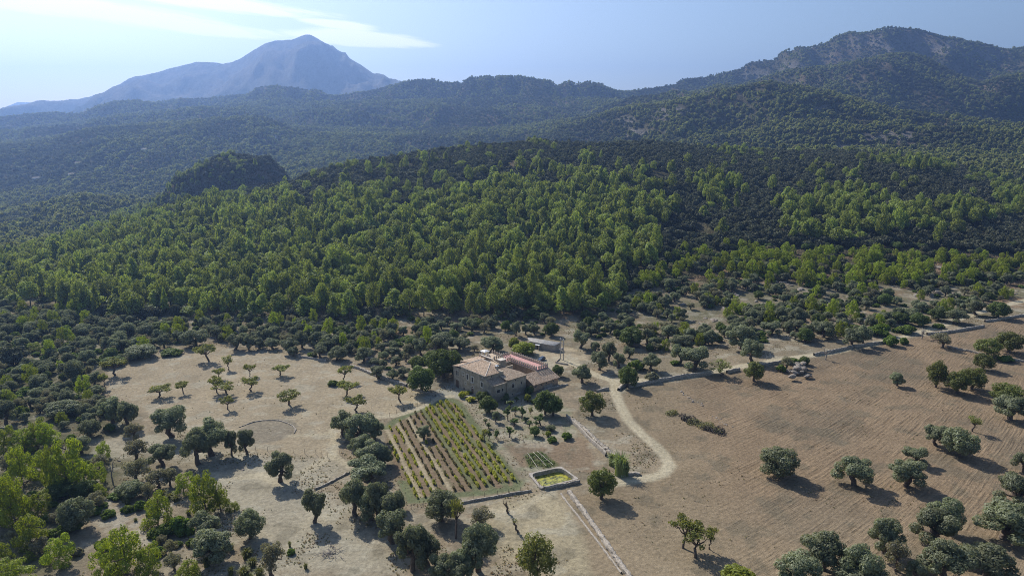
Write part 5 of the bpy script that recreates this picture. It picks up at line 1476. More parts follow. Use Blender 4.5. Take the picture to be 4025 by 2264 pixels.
# square tower and courtyard wall
mb = MB(); hbox(mb, 10.1, 12.25, 12.56, 15.0, -1, 10.0); hbox(mb, 11.7, 12.2, 15.01, 18.6, -1, 7.0); hbox(mb, 3.21, 4.6, 19.01, 24.5, -1, 5.3); hbox(mb, 12.31, 15.4, 8.3, 12.3, 3, 7.3)
wtow = hmesh('tower_wall', mb, RENDERWALL)
mb = MB(); hbox(mb, 9.95, 12.4, 12.4, 15.15, 10.01, 10.2); hmesh('coping', mb, TRIM, wtow)
mb = MB(); mb.box(hp(16.4, 7.0, 8.7), (1.0, .8, 1.7), 0, math.atan2(E1[1], E1[0])); mb.box(hp(16.4, 7.0, 10.4), (1.3, 1.1, .16), 1, math.atan2(E1[1], E1[0])); mb.box(hp(16.4, 7.0, 10.56), (.8, .6, .35), 1, math.atan2(E1[1], E1[0]), .7)
hmesh('chimney', mb, [RENDERWALL, WHITE])
# long battlemented wing with the pink walk
mb = MB(); hbox(mb, -1.7, 18.8, 24.51, 30.4, -1, 5.2); ww_ = hmesh('wing_wall', mb, ORANGEWALL)
mb = MB(); hbox(mb, -1.75, 18.85, 24.45, 30.45, 5.2, 5.42); hbox(mb, -1.74, 3.6, 22.02, 24.44, 5.32, 5.42); hmesh('pink_terrace', mb, PINK)
mb = MB(); hbox(mb, 3.3, 18.9, 24.15, 24.44, 4.9, 5.22); hmesh('coping', mb, CREAM, ww_)
mer = []
def merlon_at(a, b, z):
    mer.append((a, b, z))
for k in range(19): merlon_at(-1.3 + k * 1.1, 30.2, 5.42)
for k in range(14): merlon_at(3.7 + k * 1.13, 24.65, 5.42)
for k in range(4): merlon_at(18.6, 25.9 + k * 1.1, 5.42)
for k in range(4): merlon_at(-1.5, 24.8 + k * 1.2, 5.42)
for k in range(2): merlon_at(3.4, 22.6 + k * 1.2, 5.42)
for k in range(5): merlon_at(-3.4 + k * 1.4, 21.75, 7.2)
for k in range(4): merlon_at(2.95, 17.3 + k * 1.1, 7.2)
for k in range(4): merlon_at(-3.2 + k * 1.4, 16.55, 7.2)
for k in range(3): merlon_at(1.6 + k * 1.1, 12.75, 8.2)
m0 = MB(); m0.box((0, 0, 0), (.52, .44, .95)); m0.box((0, 0, .95), (.62, .54, .12)); m0.box((0, 0, 1.07), (.52, .44, .45), 0, 0, .12)
mme = m0.mesh('merlon', MERLON)
for a, b, z in mer:
    o = obj('merlon', mme, HOUSE)
    q = hp(a, b, z); o.location = (q[0] - HOUSE.location[0], q[1] - HOUSE.location[1], q[2] - HOUSE.location[2]); o.rotation_euler = (0, 0, math.atan2(E1[1], E1[0]))
    s_ = float(rng.uniform(.94, 1.06)); o.scale = (s_, s_, float(rng.uniform(.92, 1.06)))
# middle block, lean-to, right barn
mb = MB(); hbox(mb, 14.5, 22.6, 6.3, 15.6, -2.5, 6.45); hbox(mb, 18.81, 19.2, 15.61, 24.4, -1, 4.9)
wm_ = hmesh('middle_wall', mb, RENDERWALL)
roof('middle_roof', [[(22.95, 6.0, 6.75), (22.95, 15.9, 6.75), (15.0, 12.6, 8.3), (14.6, 6.4, 8.4)], [(15.0, 12.61, 8.25), (22.9, 15.92, 6.7), (18.0, 17.0, 6.4), (14.6, 15.4, 6.8)]], TILEGREY, HOUSE)
opening(wm_, 'a', (9.3, 22.6), 3.2, 1.1, 1.25, .1, arch=True)
opening(wm_, 'a', (13.3, 22.6), 3.6, .65, .95, .06)
opening(wm_, 'a', (10.4, 22.6), 5.55, .5, .65, .05)
opening(wm_, 'a', (9.0, 22.6), .5, .5, .65, .05)
mb = MB(); hbox(mb, 18.71, 22.3, 0.02, 6.28, -2.5, 5.9)
mb.prism([hp(18.71, .02, 5.9), hp(22.3, .02, 5.9), hp(22.3, .3, 5.9), hp(18.71, .3, 5.9)], [hp(18.71, .02, 7.2), hp(22.3, .02, 5.95), hp(22.3, .3, 5.95), hp(18.71, .3, 7.2)])
wl = hmesh('lean_to_wall', mb, RENDERWALL)
roof('lean_to_roof', [[(22.75, .1, 6.0), (22.75, 6.5, 6.0), (18.72, 6.5, 7.4), (18.72, .1, 7.4)]], TILEGREY, HOUSE)
mb = MB(); mb.tube([hp(22.8, .3, 6.08), hp(22.8, 6.4, 6.08)], .2, 6); mb.tube([hp(18.8, 6.5, 7.45), hp(22.9, 6.3, 6.9)], .2, 6); hmesh('roof_edge', mb, CREAM)
opening(wl, 'a', (2.6, 22.3), 2.9, 1.5, 1.2, .08)
opening(wl, 'a', (4.6, 22.3), 3.0, .7, 1.1, .06)
opening(wmain, 'a', (2.6, 18.7), 7.75, .55, .6, .08)
mb = MB(); hbox(mb, 18.85, 24.4, 17.6, 30.2, -1, 2.6)
mb.prism([hp(18.85, 17.6, 2.6), hp(24.4, 17.6, 2.6), hp(24.4, 17.9, 2.6), hp(18.85, 17.9, 2.6)], [hp(18.85, 17.6, 4.9), hp(24.4, 17.6, 2.65), hp(24.4, 17.9, 2.65), hp(18.85, 17.9, 4.9)])
mb.prism([hp(18.85, 29.9, 2.6), hp(24.4, 29.9, 2.6), hp(24.4, 30.2, 2.6), hp(18.85, 30.2, 2.6)], [hp(18.85, 29.9, 4.9), hp(24.4, 29.9, 2.65), hp(24.4, 30.2, 2.65), hp(18.85, 30.2, 4.9)])
wb = hmesh('barn_wall', mb, ORANGEWALL)
roof('barn_roof', [[(24.9, 17.2, 2.75), (25.1, 30.6, 2.75), (18.87, 30.4, 5.15), (18.87, 17.3, 5.15)]], TILE, HOUSE)
for b, w in ((18.6, 1.1), (21.5, .55), (24.2, .55), (27.7, .6)): opening(wb, 'a', (b, 24.4), 1.5, w, .55, .04)
mb = MB(); hbox(mb, 24.41, 24.9, 22.6, 26.8, -.5, 1.15); hmesh('plinth', mb, CONCRETE, wb)

# ------------------------------------------------------------------ shed, pole, car, cistern, walls, small things
def local(mb, root):
    mb.v = [(x - root.location[0], y - root.location[1], z - root.location[2]) for x, y, z in mb.v]
    return mb


def rs_at(x, y, z):
    u, v = src('RS', x, y); d = ray(u, v); s = (z - CAM_H) / d[2]
    return np.array([0, 0, CAM_H]) + d * s


fa, fb_ = rs_at(430, 330, 2.7), rs_at(1430, 515, 2.7)
ba, bb = rs_at(350, 172, 3.5), rs_at(1690, 372, 3.5)
bb = fb_ + (bb - fb_) * 1.0; 
SH = empty('shed', tuple((fa + fb_) / 2 * [1, 1, 0]))
tag(SH, 'long low shed with a patched grey corrugated roof beside the fig trees', 'shed')
ins_ = lambda p, q, s: p + (q - p) * s
fl, fr, bl_, br = ins_(fa, ba, .08), ins_(fb_, bb, .08), ins_(ba, fa, .05), ins_(bb, fb_, .05)
mb = MB(); mb.prism([(p[0], p[1], -.6) for p in (fl, fr, br, bl_)], [(p[0], p[1], h) for p, h in ((fl, 2.6), (fr, 2.6), (br, 3.35), (bl_, 3.35))])
local(mb, SH).obj('wall', CONCRETE, SH)
sheets = MB()
for i in range(9):
    a, b = i / 9, (i + 1) / 9
    dz = float(rng.uniform(0, .07))
    q = [fa + (fb_ - fa) * a, fa + (fb_ - fa) * (b + .005), ba + (bb - ba) * (b + .005), ba + (bb - ba) * a]
    nseg = 8
    for k in range(nseg):
        s0, s1 = k / nseg, (k + 1) / nseg
        r0 = [q[0] + (q[1] - q[0]) * s0, q[0] + (q[1] - q[0]) * s1, q[3] + (q[2] - q[3]) * s1, q[3] + (q[2] - q[3]) * s0]
        hmid = .06
        m0_, m1_ = (r0[0] + r0[1]) / 2, (r0[2] + r0[3]) / 2
        zz = np.array([0, 0, dz]); up = np.array([0, 0, hmid])
        sheets.poly([r0[0] + zz, m0_ + zz + up, m1_ + zz + up, r0[3] + zz]); sheets.poly([m0_ + zz + up, r0[1] + zz, r0[2] + zz, m1_ + zz + up])
local(sheets, SH).obj('roof', GREYROOF, SH)
pc = rs_at(840, 690, .4)
mb = MB()
fd = (fb_ - fa); fd[2] = 0; fd /= np.linalg.norm(fd); sd = np.array([-fd[1], fd[0], 0])
p0 = fl + (fr - fl) * .38; 
base = [p0 - sd * 1.5 - fd * 1.3, p0 - sd * 1.5 + fd * .9, p0 + fd * .9 + sd * -.05, p0 - fd * 1.3 + sd * -.05]
mb.prism([(p[0], p[1], 2.0) for p in base], [(p[0], p[1], 2.12) for p in base]); local(mb, SH).obj('porch_roof', WHITE, SH)
mb = MB(); mb.box((p0[0] - sd[0] * .75 + fd[0] * .6, p0[1] - sd[1] * .75 + fd[1] * .6, -.3), (.5, 1.3, 2.28), 0, math.atan2(fd[1], fd[0])); local(mb, SH).obj('porch_wall', CONCRETE, SH)
mb = MB(); mb.box((p0[0] - sd[0] * .03 - fd[0] * .3, p0[1] - sd[1] * .03 - fd[1] * .3, -.2), (1.0, .1, 2.1), 0, math.atan2(fd[1], fd[0])); local(mb, SH).obj('door', DARKGLASS, SH)

# twin-pole power pylon
pa, pb_ = at('RS', 1680, 1045), at('RS', 1800, 1100)
PO = empty('power_pole', tuple(pa)); tag(PO, 'twin-legged power pole with crossbars beside the yard', 'power pole')
mb = MB(); mb.tube([pa - [0, 0, .5], pa + [0, 0, 8.9]], [.2, .13], 8); local(mb, PO).obj('pole', POLE, PO)
mb = MB(); mb.tube([pb_ - [0, 0, .5], pb_ + [0, 0, 8.9]], [.2, .13], 8); local(mb, PO).obj('pole', POLE, PO)
dd = (pb_ - pa) / np.linalg.norm(pb_ - pa)
for z, n_ in ((8.75, 'crossbar'), (7.2, 'crossbar'), (4.2, 'platform')):
    mb = MB(); mb.tube([pa - dd * .7 + [0, 0, z], pb_ + dd * .7 + [0, 0, z]], .11, 6); local(mb, PO).obj(n_, POLE, PO)
for k in range(3):
    q = pa + (pb_ - pa) * (k * .5) + np.array([0, 0, 8.85]); mb = MB(); mb.tube([q, q + [0, 0, .16], q + [0, 0, .3], q + [0, 0, .48]], [.06, .14, .08, .12], 8); local(mb, PO).obj('insulator', WHITE, PO)
mb = MB(); mb.box(tuple((pa + pb_) / 2 + [0, 0, 4.3]), (.8, .6, .9), 0, .4); local(mb, PO).obj('transformer', POLE, PO)

# the blue car in the yard
CA = empty('parked_car', tuple(at('RS', 915, 1095)), math.radians(-128), (1, 1, 1))
tag(CA, 'dark blue hatchback car parked in the yard behind the battlements', 'car')
prof = [(-2.0, .35), (-2.02, .75), (-1.85, .98), (-1.6, 1.02), (1.05, .95), (1.75, .82), (2.0, .62), (2.02, .35)]
mb = MB()
for i in range(len(prof) - 1):
    (x0, z0), (x1, z1) = prof[i], prof[i + 1]
    w0, w1 = (.80 if z0 < .9 else .76), (.80 if z1 < .9 else .76)
    mb.poly([(x0, -w0, z0), (x1, -w1, z1), (x1, w1, z1), (x0, w0, z0)])
for s in (-1, 1): mb.poly([(x, s * (.80 if z < .9 else .76), z) for x, z in prof])
mb.poly([(-2.0, -.8, .35), (2.02, -.8, .35), (2.02, .8, .35), (-2.0, .8, .35)])
mb.obj('body', CARPAINT, CA)
cab = [(-1.75, .98, .74), (.95, .96, .74), (.25, 1.42, .60), (-1.25, 1.45, .60)]
mb = MB()
b_ = [(cab[0][0], -cab[0][2], cab[0][1]), (cab[1][0], -cab[1][2], cab[1][1]), (cab[1][0], cab[1][2], cab[1][1]), (cab[0][0], cab[0][2], cab[0][1])]
t_c = [(cab[3][0], -cab[3][2], cab[3][1]), (cab[2][0], -cab[2][2], cab[2][1]), (cab[2][0], cab[2][2], cab[2][1]), (cab[3][0], cab[3][2], cab[3][1])]
mb.prism(b_, t_c); mb.obj('window', CARGLASS, CA)
mb = MB(); mb.prism([(x * .98, y * 1.02, z + .005) for x, y, z in t_c], [(x * .95, y * .95, z + .05) for x, y, z in t_c]); mb.obj('roof', CARPAINT, CA)
wm = MB(); wm.tube([(0, -.1, 0), (0, .1, 0)], .31, 14); wme = wm.mesh('wheel', RUBBER, False)
hb_ = MB(); hb_.tube([(0, -.02, 0), (0, .02, 0)], .19, 10); hme = hb_.mesh('hubcap', METAL)
for x in (-1.25, 1.3):
    for s in (-1, 1):
        w_ = obj('wheel', wme, CA, (x, s * .74, .31)); obj('hubcap', hme, w_, (0, s * .1, 0))
for s in (-1, 1):
    mb = MB(); mb.box((1.93, s * .55, .62), (.14, .36, .14)); mb.obj('headlight', WHITE, CA)
    mb = MB(); mb.box((.75, s * .86, .95), (.12, .2, .12)); mb.obj('side_mirror', CARPAINT, CA)

# water tank
zt = float(np.mean([p[2] for p in TKP]))
tk = [np.array([p[0], p[1]]) for p in TKP]
cen = sum(tk) / 4
TK = empty('water_tank', (cen[0], cen[1], zt)); tag(TK, 'square stone water tank with rounded corners and green algae water', 'water tank')


def rounded(q, inset, rad, n=5):
    q = [cen + (p - cen) * (1 - inset / np.linalg.norm(p - cen)) for p in q]; out_ = []
    for i in range(4):
        p, a, b = q[i], q[i - 1], q[(i + 1) % 4]
        da = (a - p) / np.linalg.norm(a - p); db = (b - p) / np.linalg.norm(b - p)
        for k in range(n + 1):
            s = k / n
            out_.append(p + da * rad * (1 - s) ** 2 + db * rad * s ** 2)
    return out_


HT = 1.35
outer, inner = rounded(tk, .1, .6), rounded(tk, .85, 1.9)
oo = [(p[0] - cen[0], p[1] - cen[1]) for p in outer]; inn = [(p[0] - cen[0], p[1] - cen[1]) for p in inner]
mb = MB(); n = len(oo)
for i in range(n):
    j = (i + 1) % n
    mb.poly([(*oo[i], -.8), (*oo[j], -.8), (*oo[j], HT * .35), (*oo[i], HT * .35)]); mb.poly([(*oo[i], HT * .35), (*oo[j], HT * .35), (*inn[j], HT * .35), (*inn[i], HT * .35)]); mb.poly([(*inn[j], -2.2), (*inn[i], -2.2), (*inn[i], HT * .35), (*inn[j], HT * .35)])
mb.obj('rim_wall', CONCRETE, TK)
wmat, t = new_mat('algae_water')
tc_ = t.add('ShaderNodeTexCoord'); nn_ = t.noise(tc_.outputs['Object'], .9, 5.0, .7)
p_ = t.add('ShaderNodeBsdfPrincipled', None, Roughness=.25); t.l.new(t.mix(t.smooth(nn_, .38, .58), (.10, .105, .025), (.38, .36, .055)), p_.inputs['Base Color']); finish(t, p_.outputs[0])
mb = MB(); mb.poly([(*p, -.75) for p in inn]); mb.obj('water', wmat, TK)
# frame of a gate and a pipe post by the tank
gp = at('R8', 868, 575); mb = MB(); mb.tube([(0, 0, -.3), (0, 0, 3.4)], .05, 6); o = mb.obj('pipe_post', METAL); o.location = gp; tag(o, 'tall thin metal pipe standing at the front of the water tank', 'post')
gq = at('R8', 820, 580); GT = empty('gate', tuple(gq)); tag(GT, 'small metal gate at the corner of the water tank', 'gate')
for k in (0, 1):
    mb = MB(); mb.tube([(k * 1.1, 0, -.3), (k * 1.1, 0, 1.7)], .05, 6); mb.obj('post', POSTMAT, GT)
mb = MB()
for z in (.3, .8, 1.3): mb.tube([(0, 0, z), (1.1, 0, z)], .025, 5)
mb.obj('panel', POSTMAT, GT)


def stone_wall(name, reg, pts, h, th, mat, label, rough=.16, z0=-.4, cat='wall'):
    P = [at(reg, *p) for p in pts]
    fine_ = [P[0]]
    for a, b in zip(P, P[1:]):
        n_ = max(1, int(np.linalg.norm((b - a)[:2]) / .55))
        fine_ += [a + (b - a) * (k / n_) for k in range(1, n_ + 1)]
    P = np.array(fine_); P[:, 2] = height(P[:, 0], P[:, 1])
    T = np.gradient(P[:, :2], axis=0); T /= np.linalg.norm(T, axis=1)[:, None] + 1e-9
    Nn = np.stack([-T[:, 1], T[:, 0]], 1)
    hh_ = h * (1 + .22 * (fbm(np.arange(len(P)) / 6.0, P[:, 0] * 0, 17, 3) - .5) * 2) + rng.normal(0, rough * .4, len(P))
    rings = []
    for off, zf in ((-.5, 0), (-.47, .35), (-.44, .7), (-.36, 1.0), (-.1, 1.05), (.15, 1.03), (.36, .98), (.44, .7), (.47, .35), (.5, 0)):
        j = rng.normal(0, rough * .45, (len(P), 2))
        q = P[:, :2] + Nn * (off * th + j[:, :1])
        z = P[:, 2] + np.where(zf == 0, z0, zf * hh_ + j[:, 1] * .5)
        rings.append(np.column_stack([q, z]))
    V_ = np.concatenate(rings); n_ = len(P); F_ = []
    for r_ in range(len(rings) - 1):
        i_ = np.arange(n_ - 1); F_.append(np.stack([r_ * n_ + i_, r_ * n_ + i_ + 1, (r_ + 1) * n_ + i_ + 1, (r_ + 1) * n_ + i_], 1))
    me = np_mesh(name, V_, np.concatenate(F_), mat)
    return tag(obj(name, me), label, cat)


stone_wall('dry_stone_wall', 'R4', [(690, 705), (870, 672), (1060, 635), (1300, 595), (1530, 572)], 1.25, .9, DRYSTONE, 'dry stone wall edging the ploughed field from the track fork to the first gap')
stone_wall('dry_stone_wall', 'R4', [(1690, 560), (1820, 530)], 1.2, .9, DRYSTONE, 'short piece of dry stone wall between the thin almond and the leaning almond')
stone_wall('dry_stone_wall', 'R4', [(1990, 500), (2100, 480), (2240, 455)], 1.1, .8, DRYSTONE, 'dry stone wall between the leaning almond and the rock heap')
stone_wall('dry_stone_wall', 'R5', [(260, 655), (470, 615), (640, 575), (900, 535), (1060, 520)], 1.2, .8, DRYSTONE, 'dry stone wall below the road east of the rock heap')
stone_wall('dry_stone_wall', 'R5', [(1430, 440), (1600, 425), (1800, 395), (2020, 355)], 1.1, 1.0, DRYSTONE, 'dry stone wall beyond the bare tree, along the top of the ploughed field')
stone_wall('dry_stone_wall', 'R5', [(2030, 305), (2150, 290), (2300, 262), (2480, 235)], 1.0, 1.0, DRYSTONE, 'dry stone wall at the far end of the farm road')
stone_wall('dry_stone_wall', 'R5', [(1640, 560), (1750, 590), (1890, 615), (2100, 665), (2437, 720)], .7, .9, DRYSTONE, 'low tumbled stone bank among the almonds at the edge of the ploughed field')
stone_wall('dry_stone_wall', 'R4', [(595, 735), (630, 700), (690, 675)], 1.0, 1.2, WHITESTONE, 'tumbled stone wall end under the carob tree at the track fork', .3)
stone_wall('dry_stone_wall', 'R4', [(360, 745), (430, 735), (495, 725)], .8, .8, WHITESTONE, 'short tumbled stone wall on the house side of the track', .3)
stone_wall('dry_stone_wall', 'R8', [(1120, 610), (1190, 700), (1300, 850), (1430, 1030), (1560, 1230), (1690, 1410), (1800, 1560)], .95, 1.15, WHITESTONE, 'long pale stone wall running down from the water tank', .26)
stone_wall('dry_stone_wall', 'R8', [(1040, 620), (1110, 720), (1240, 880), (1370, 1050), (1500, 1220), (1650, 1420)], .35, .5, WHITESTONE, 'thin stone water channel beside the long pale wall', .08)
stone_wall('dry_stone_wall', 'R4', [(70, 1010), (180, 1110), (300, 1240), (400, 1330), (470, 1400)], 1.3, .6, WHITESTONE, 'pale retaining wall between the kitchen garden and the track', .1)
stone_wall('dry_stone_wall', 'R4', [(130, 1030), (260, 1130), (380, 1250), (500, 1350), (560, 1400)], .5, 1.3, DRYSTONE, 'rubble bank behind the pale garden retaining wall', .3)
stone_wall('dry_stone_wall', 'R8', [(1640, 445), (1760, 420), (1840, 425)], .6, 1.0, DRYSTONE, 'rubble at the foot of the reed clump', .3)
stone_wall('dry_stone_wall', 'R8', [(40, 715), (180, 690), (340, 660), (540, 625), (740, 592)], .55, .5, DRYSTONE, 'low retaining wall along the front of the vineyard', .1)
stone_wall('dry_stone_wall', 'R8', [(870, 575), (1050, 545), (1230, 505)], .9, .7, DRYSTONE, 'low stone wall along the front of the water tank', .12)
stone_wall('dry_stone_wall', 'R7', [(870, 575), (1000, 520), (1120, 455), (1220, 405)], .45, .5, DRYSTONE, 'low stone edging beside the sandy path, left of the olive hedge'.replace('left of', 'west of'), .15)
stone_wall('dry_stone_wall', 'R3', [(700, 395), (860, 415), (990, 440)], .7, .7, DRYSTONE, 'low stone wall along the far edge of the stubble field', .2)
stone_wall('dry_stone_wall', 'R3', [(1230, 490), (1330, 520), (1440, 570), (1560, 615), (1720, 665), (1800, 690)], .9, 1.1, DRYSTONE, 'dry stone wall between the stubble field and the olives behind the house', .25)
stone_wall('dry_stone_wall', 'R3', [(1850, 725), (1960, 750), (2090, 795)], .8, .5, DRYSTONE, 'low stone wall under the big carob trees by the yard entrance', .1)
stone_wall('threshing_floor_edge', 'R3', [(105, 1105), (170, 1080), (260, 1050), (340, 1037), (440, 1034), (520, 1040), (600, 1066), (650, 1095), (678, 1130), (660, 1165)], .2, .35, WHITESTONE, 'ring of pale kerb stones round the threshing floor', .12, cat='kerb stones')
stone_wall('garden_wall', 'RG', [(690, 200), (900, 205), (1100, 160), (1290, 95)], .8, .4, CONCRETE, 'low garden wall along the shaded side of the farmhouse', .04)
stone_wall('garden_kerb', 'RS', [(1490, 1205), (1640, 1060)], .45, .35, CREAM, 'pale kerb at the yard corner beside the power pole', .03)
stone_wall('garden_kerb', 'RS', [(1490, 1205), (1700, 1245), (2000, 1290)], .5, .3, CONCRETE, 'low concrete kerb running from the yard corner to the track', .03)
stone_wall('dry_stone_wall', 'RH', [(1560, 1040), (1700, 1000), (1930, 950)], .5, .7, DRYSTONE, 'low stone edging in front of the barn', .2)

# boulders
RK = []
for k in range(6):
    bm = bmesh.new(); bmesh.ops.create_icosphere(bm, subdivisions=2, radius=1.0)
    rr_ = np.random.default_rng(50 + k)
    dirs = rr_.normal(size=(7, 3)); dirs /= np.linalg.norm(dirs, axis=1)[:, None]
    for v in bm.verts:
        c = np.array(v.co); s = 1 + rr_.normal() * .05
        for d in dirs:
            ov = c @ d - .72
            if ov > 0: c = c - d * ov * .85
        v.co = Vector(c * s * [1.15, .9, .75])
    me = bpy.data.meshes.new('boulder'); bm.to_mesh(me); bm.free(); me.materials.append(ROCK); RK.append(me)
NB = [0]


def boulder(x, y, r, text, flat=.7, lab=None):
    o = obj('boulder', RK[NB[0] % 6]); NB[0] += 1
    o.location = (x, y, float(height(x, y)) + r * flat * .15); o.rotation_euler = (rng.normal() * .15, rng.normal() * .15, rng.uniform(0, 6.28))
    o.scale = (r * rng.uniform(.8, 1.3), r * rng.uniform(.8, 1.2), r * flat * rng.uniform(.7, 1.2))
    return tag(o, lab or 'pale limestone boulder ' + text, 'boulder', 'boulders ' + text)


rng.shuffle(ROCKS_IN)
nb = 0
for x, y in ROCKS_IN:
    if nb >= 215: break
    if y < 235: continue
    if float(vnoise(np.array([x / 16]), np.array([y / 16]), 451)[0]) < .38: continue
    for _ in range(2):
        q = (x + rng.normal() * 1.6, y + rng.normal() * 1.6)
        if min(abs(float(sdist(np.array([q[0]]), np.array([q[1]]), TRK, False)[0])), 9) < 3: continue
        boulder(q[0], q[1], float(rng.gamma(3.2, .26)) + .25, 'on the rough olive ground behind the farm', .6); nb += 1
# the rock heap in the field
for k in range(36):
    p = at('R4', 2420 + rng.normal() * 62, 535 + rng.normal() * 34)
    o = boulder(p[0], p[1], float(rng.uniform(.7, 1.55)), 'of the rock heap in the ploughed field', .9)
    if k > 14: o.location.z += float(rng.uniform(.5, 2.6))
for x, y, w_ in ((1205, 285, 18), (560, 590, 50), (70, 350, 30), (140, 375, 30)):
    p = at('R6' if w_ == 18 else 'R7', x, y); boulder(p[0], p[1], .5, 'lying on the pale bare ground', .6)
for k in range(16):
    p = at('R4', 1230 + k * 14 + rng.normal() * 12, 750 + k * 9 + rng.normal() * 10); boulder(p[0], p[1], float(rng.uniform(.25, .55)), 'in the line of stones crossing the weedy field', .7)
for k in range(12):
    p = at('R4', 1560 + k * 15 + rng.normal() * 12, 990 + k * 10 + rng.normal() * 10); boulder(p[0], p[1], float(rng.uniform(.2, .45)), 'in the line of stones crossing the weedy field', .7)

# brush pile, dead branches, pollard stumps, fence posts
brush = MB(); bl2 = []
rgb = np.random.default_rng(5)
BP = [at('R4', x, y) for x, y in ((1110, 960), (1250, 1010), (1400, 1070), (1520, 1120), (1680, 1170))]
cb = BP[2]
BR = empty('brush_pile', tuple(cb)); tag(BR, 'long heap of cut branches and weeds in the field east of the track', 'brush pile')
seg_ = np.array([p - cb for p in BP])
clg, cld = [], []
for k in range(52):
    s = rgb.uniform(0, 4); i_ = min(int(s), 3); c = seg_[i_] + (seg_[i_ + 1] - seg_[i_]) * (s - i_) + rgb.normal(size=3) * [1.3, 1.2, 0]
    c[2] += .35
    dead = (.6 < s < 1.6) or s > 3.0
    (cld if dead and rgb.uniform() < .75 else clg).append((c, (1.4, 1.2, .75), 80))
obj('green_brush', leaf_mesh('green_brush', clg, L['weed'], .4, rgb, 1, .3, .6), BR)
obj('dead_brush', leaf_mesh('dead_brush', cld, rough_mat('dead_brush_twigs', (.05, .042, .036), (.10, .085, .075), 3.0), .35, rgb, 1.6, .1, .8), BR)
db = at('R7', 1030, 1220); DBR = MB(); rgb = np.random.default_rng(9)
for k in range(26):
    a = rgb.uniform(0, 6.28); ln = rgb.uniform(1.2, 4.0); s0 = rgb.normal(size=3) * [1.2, 1.0, .1]
    DBR.tube(wig(s0 + [0, 0, .15], s0 + np.array([math.cos(a) * ln, math.sin(a) * ln, rgb.uniform(.1, .8)]), rgb, 4, .06), [.09, .06, .04, .015], 5)
o = DBR.obj('fallen_branches', DEADWOOD); o.location = db; tag(o, 'tangle of grey dead branches lying on the dry slope', 'branches')
for i, (reg, x, yb, yt, ww_) in enumerate((('R8', 505, 810, 668, 60), ('R8', 605, 1000, 830, 100))):
    p = at(reg, x, yb); rgb = np.random.default_rng(20 + i); hgt_ = 3.4 if i == 0 else 3.6
    t_ = empty('pollard_stump', tuple(p)); tag(t_, ('black knobbly pollarded trunk with bare stubs' if i == 0 else 'leaning dark trunk with a few thin shoots') + ' on the pale ground below the vineyard', 'tree')
    lim = [(wig((0, 0, -.3), (-.35 - .6 * i, .1, hgt_ * .72), rgb, 6, .06), [.34, .3, .26, .27, .24, .22])]
    top = np.array((-.35 - .6 * i, .1, hgt_ * .7))
    for k in range(5): lim.append((wig(top - [0, 0, rgb.uniform(0, .8)], top + rgb.normal(size=3) * [.45, .45, .2] + [0, 0, .7], rgb, 3, .1), [.14, .09, .03]))
    obj('trunk', limb_mesh('trunk', lim, BARK), t_)
    if i: obj('crown', leaf_mesh('crown', [(top + [.2, 0, .5], (.9, .8, .5), 60)], L['almond'], .25, rgb), t_)
pm = MB(); pm.tube([(0, 0, -.3), (0, 0, 1.55)], .05, 6); pme = pm.mesh('fence_post', POSTMAT)


def posts(reg, pts, text, every=None):
    for x, y in pts:
        p = at(reg, x, y); o = obj('fence_post', pme); o.location = p; o.rotation_euler = (rng.normal() * .03, rng.normal() * .03, 0)
        tag(o, 'thin dark fence post ' + text, 'fence post', 'fence posts ' + text)


posts('R3', [(1540, 1015), (1625, 998), (1697, 970), (1768, 945), (1842, 925), (1910, 900), (1980, 885), (2042, 850)], 'along the pale path above the vineyard')
posts('R7', [(150, 180), (272, 185), (390, 190), (520, 192), (650, 200), (765, 208), (878, 218)], 'in the line below the threshing floor')
posts('R7', [(940, 235), (995, 245), (1120, 225), (1150, 245)], 'at the gap where the sandy path leaves the stubble field')
posts('RV', [(1260, 1320), (1398, 1300), (1565, 1275), (1708, 1250), (1865, 1235), (1935, 1000), (450, 1449), (606, 1420)], 'along the front edge of the vineyard')
posts('RG', [(795, 420), (802, 740), (885, 860), (1222, 830), (1298, 470), (710, 250), (1205, 290), (910, 1090), (1245, 1060), (1410, 1040), (1118, 180)], 'in the orchard garden')
posts('R4', [(430, 810)], 'by the track below the fork')

# vegetable bed
vb = at('R8', 830, 290); rgb = np.random.default_rng(31)
VBP = np.array([at('R8', *p) - vb for p in ((665, 225), (835, 195), (1015, 330), (740, 375))])
cl_ = []
for k in range(46):
    s, q = rgb.uniform(.03, .97), rgb.uniform(.03, .97)
    c = (VBP[0] * (1 - s) + VBP[1] * s) * (1 - q) + (VBP[3] * (1 - s) + VBP[2] * s) * q
    cl_.append((c + [0, 0, .2], (.7, .6, .4), 40))
VBD = empty('vegetable_bed', tuple(vb)); tag(VBD, 'green vegetable bed with pale watering lines beside the water tank', 'vegetable bed')
obj('plants', leaf_mesh('plants', cl_, L['citrus'], .32, rgb, 1, .3, .5), VBD)
for k in (.22, .55, .8):
    a = VBP[0] * (1 - k) + VBP[1] * k; b = VBP[3] * (1 - k) + VBP[2] * k
    mb = MB(); mb.tube([a + [0, 0, .5], (a + b) / 2 + [0, 0, .55], b + [0, 0, .5]], .05, 5); mb.obj('watering_line', TRIM, VBD)

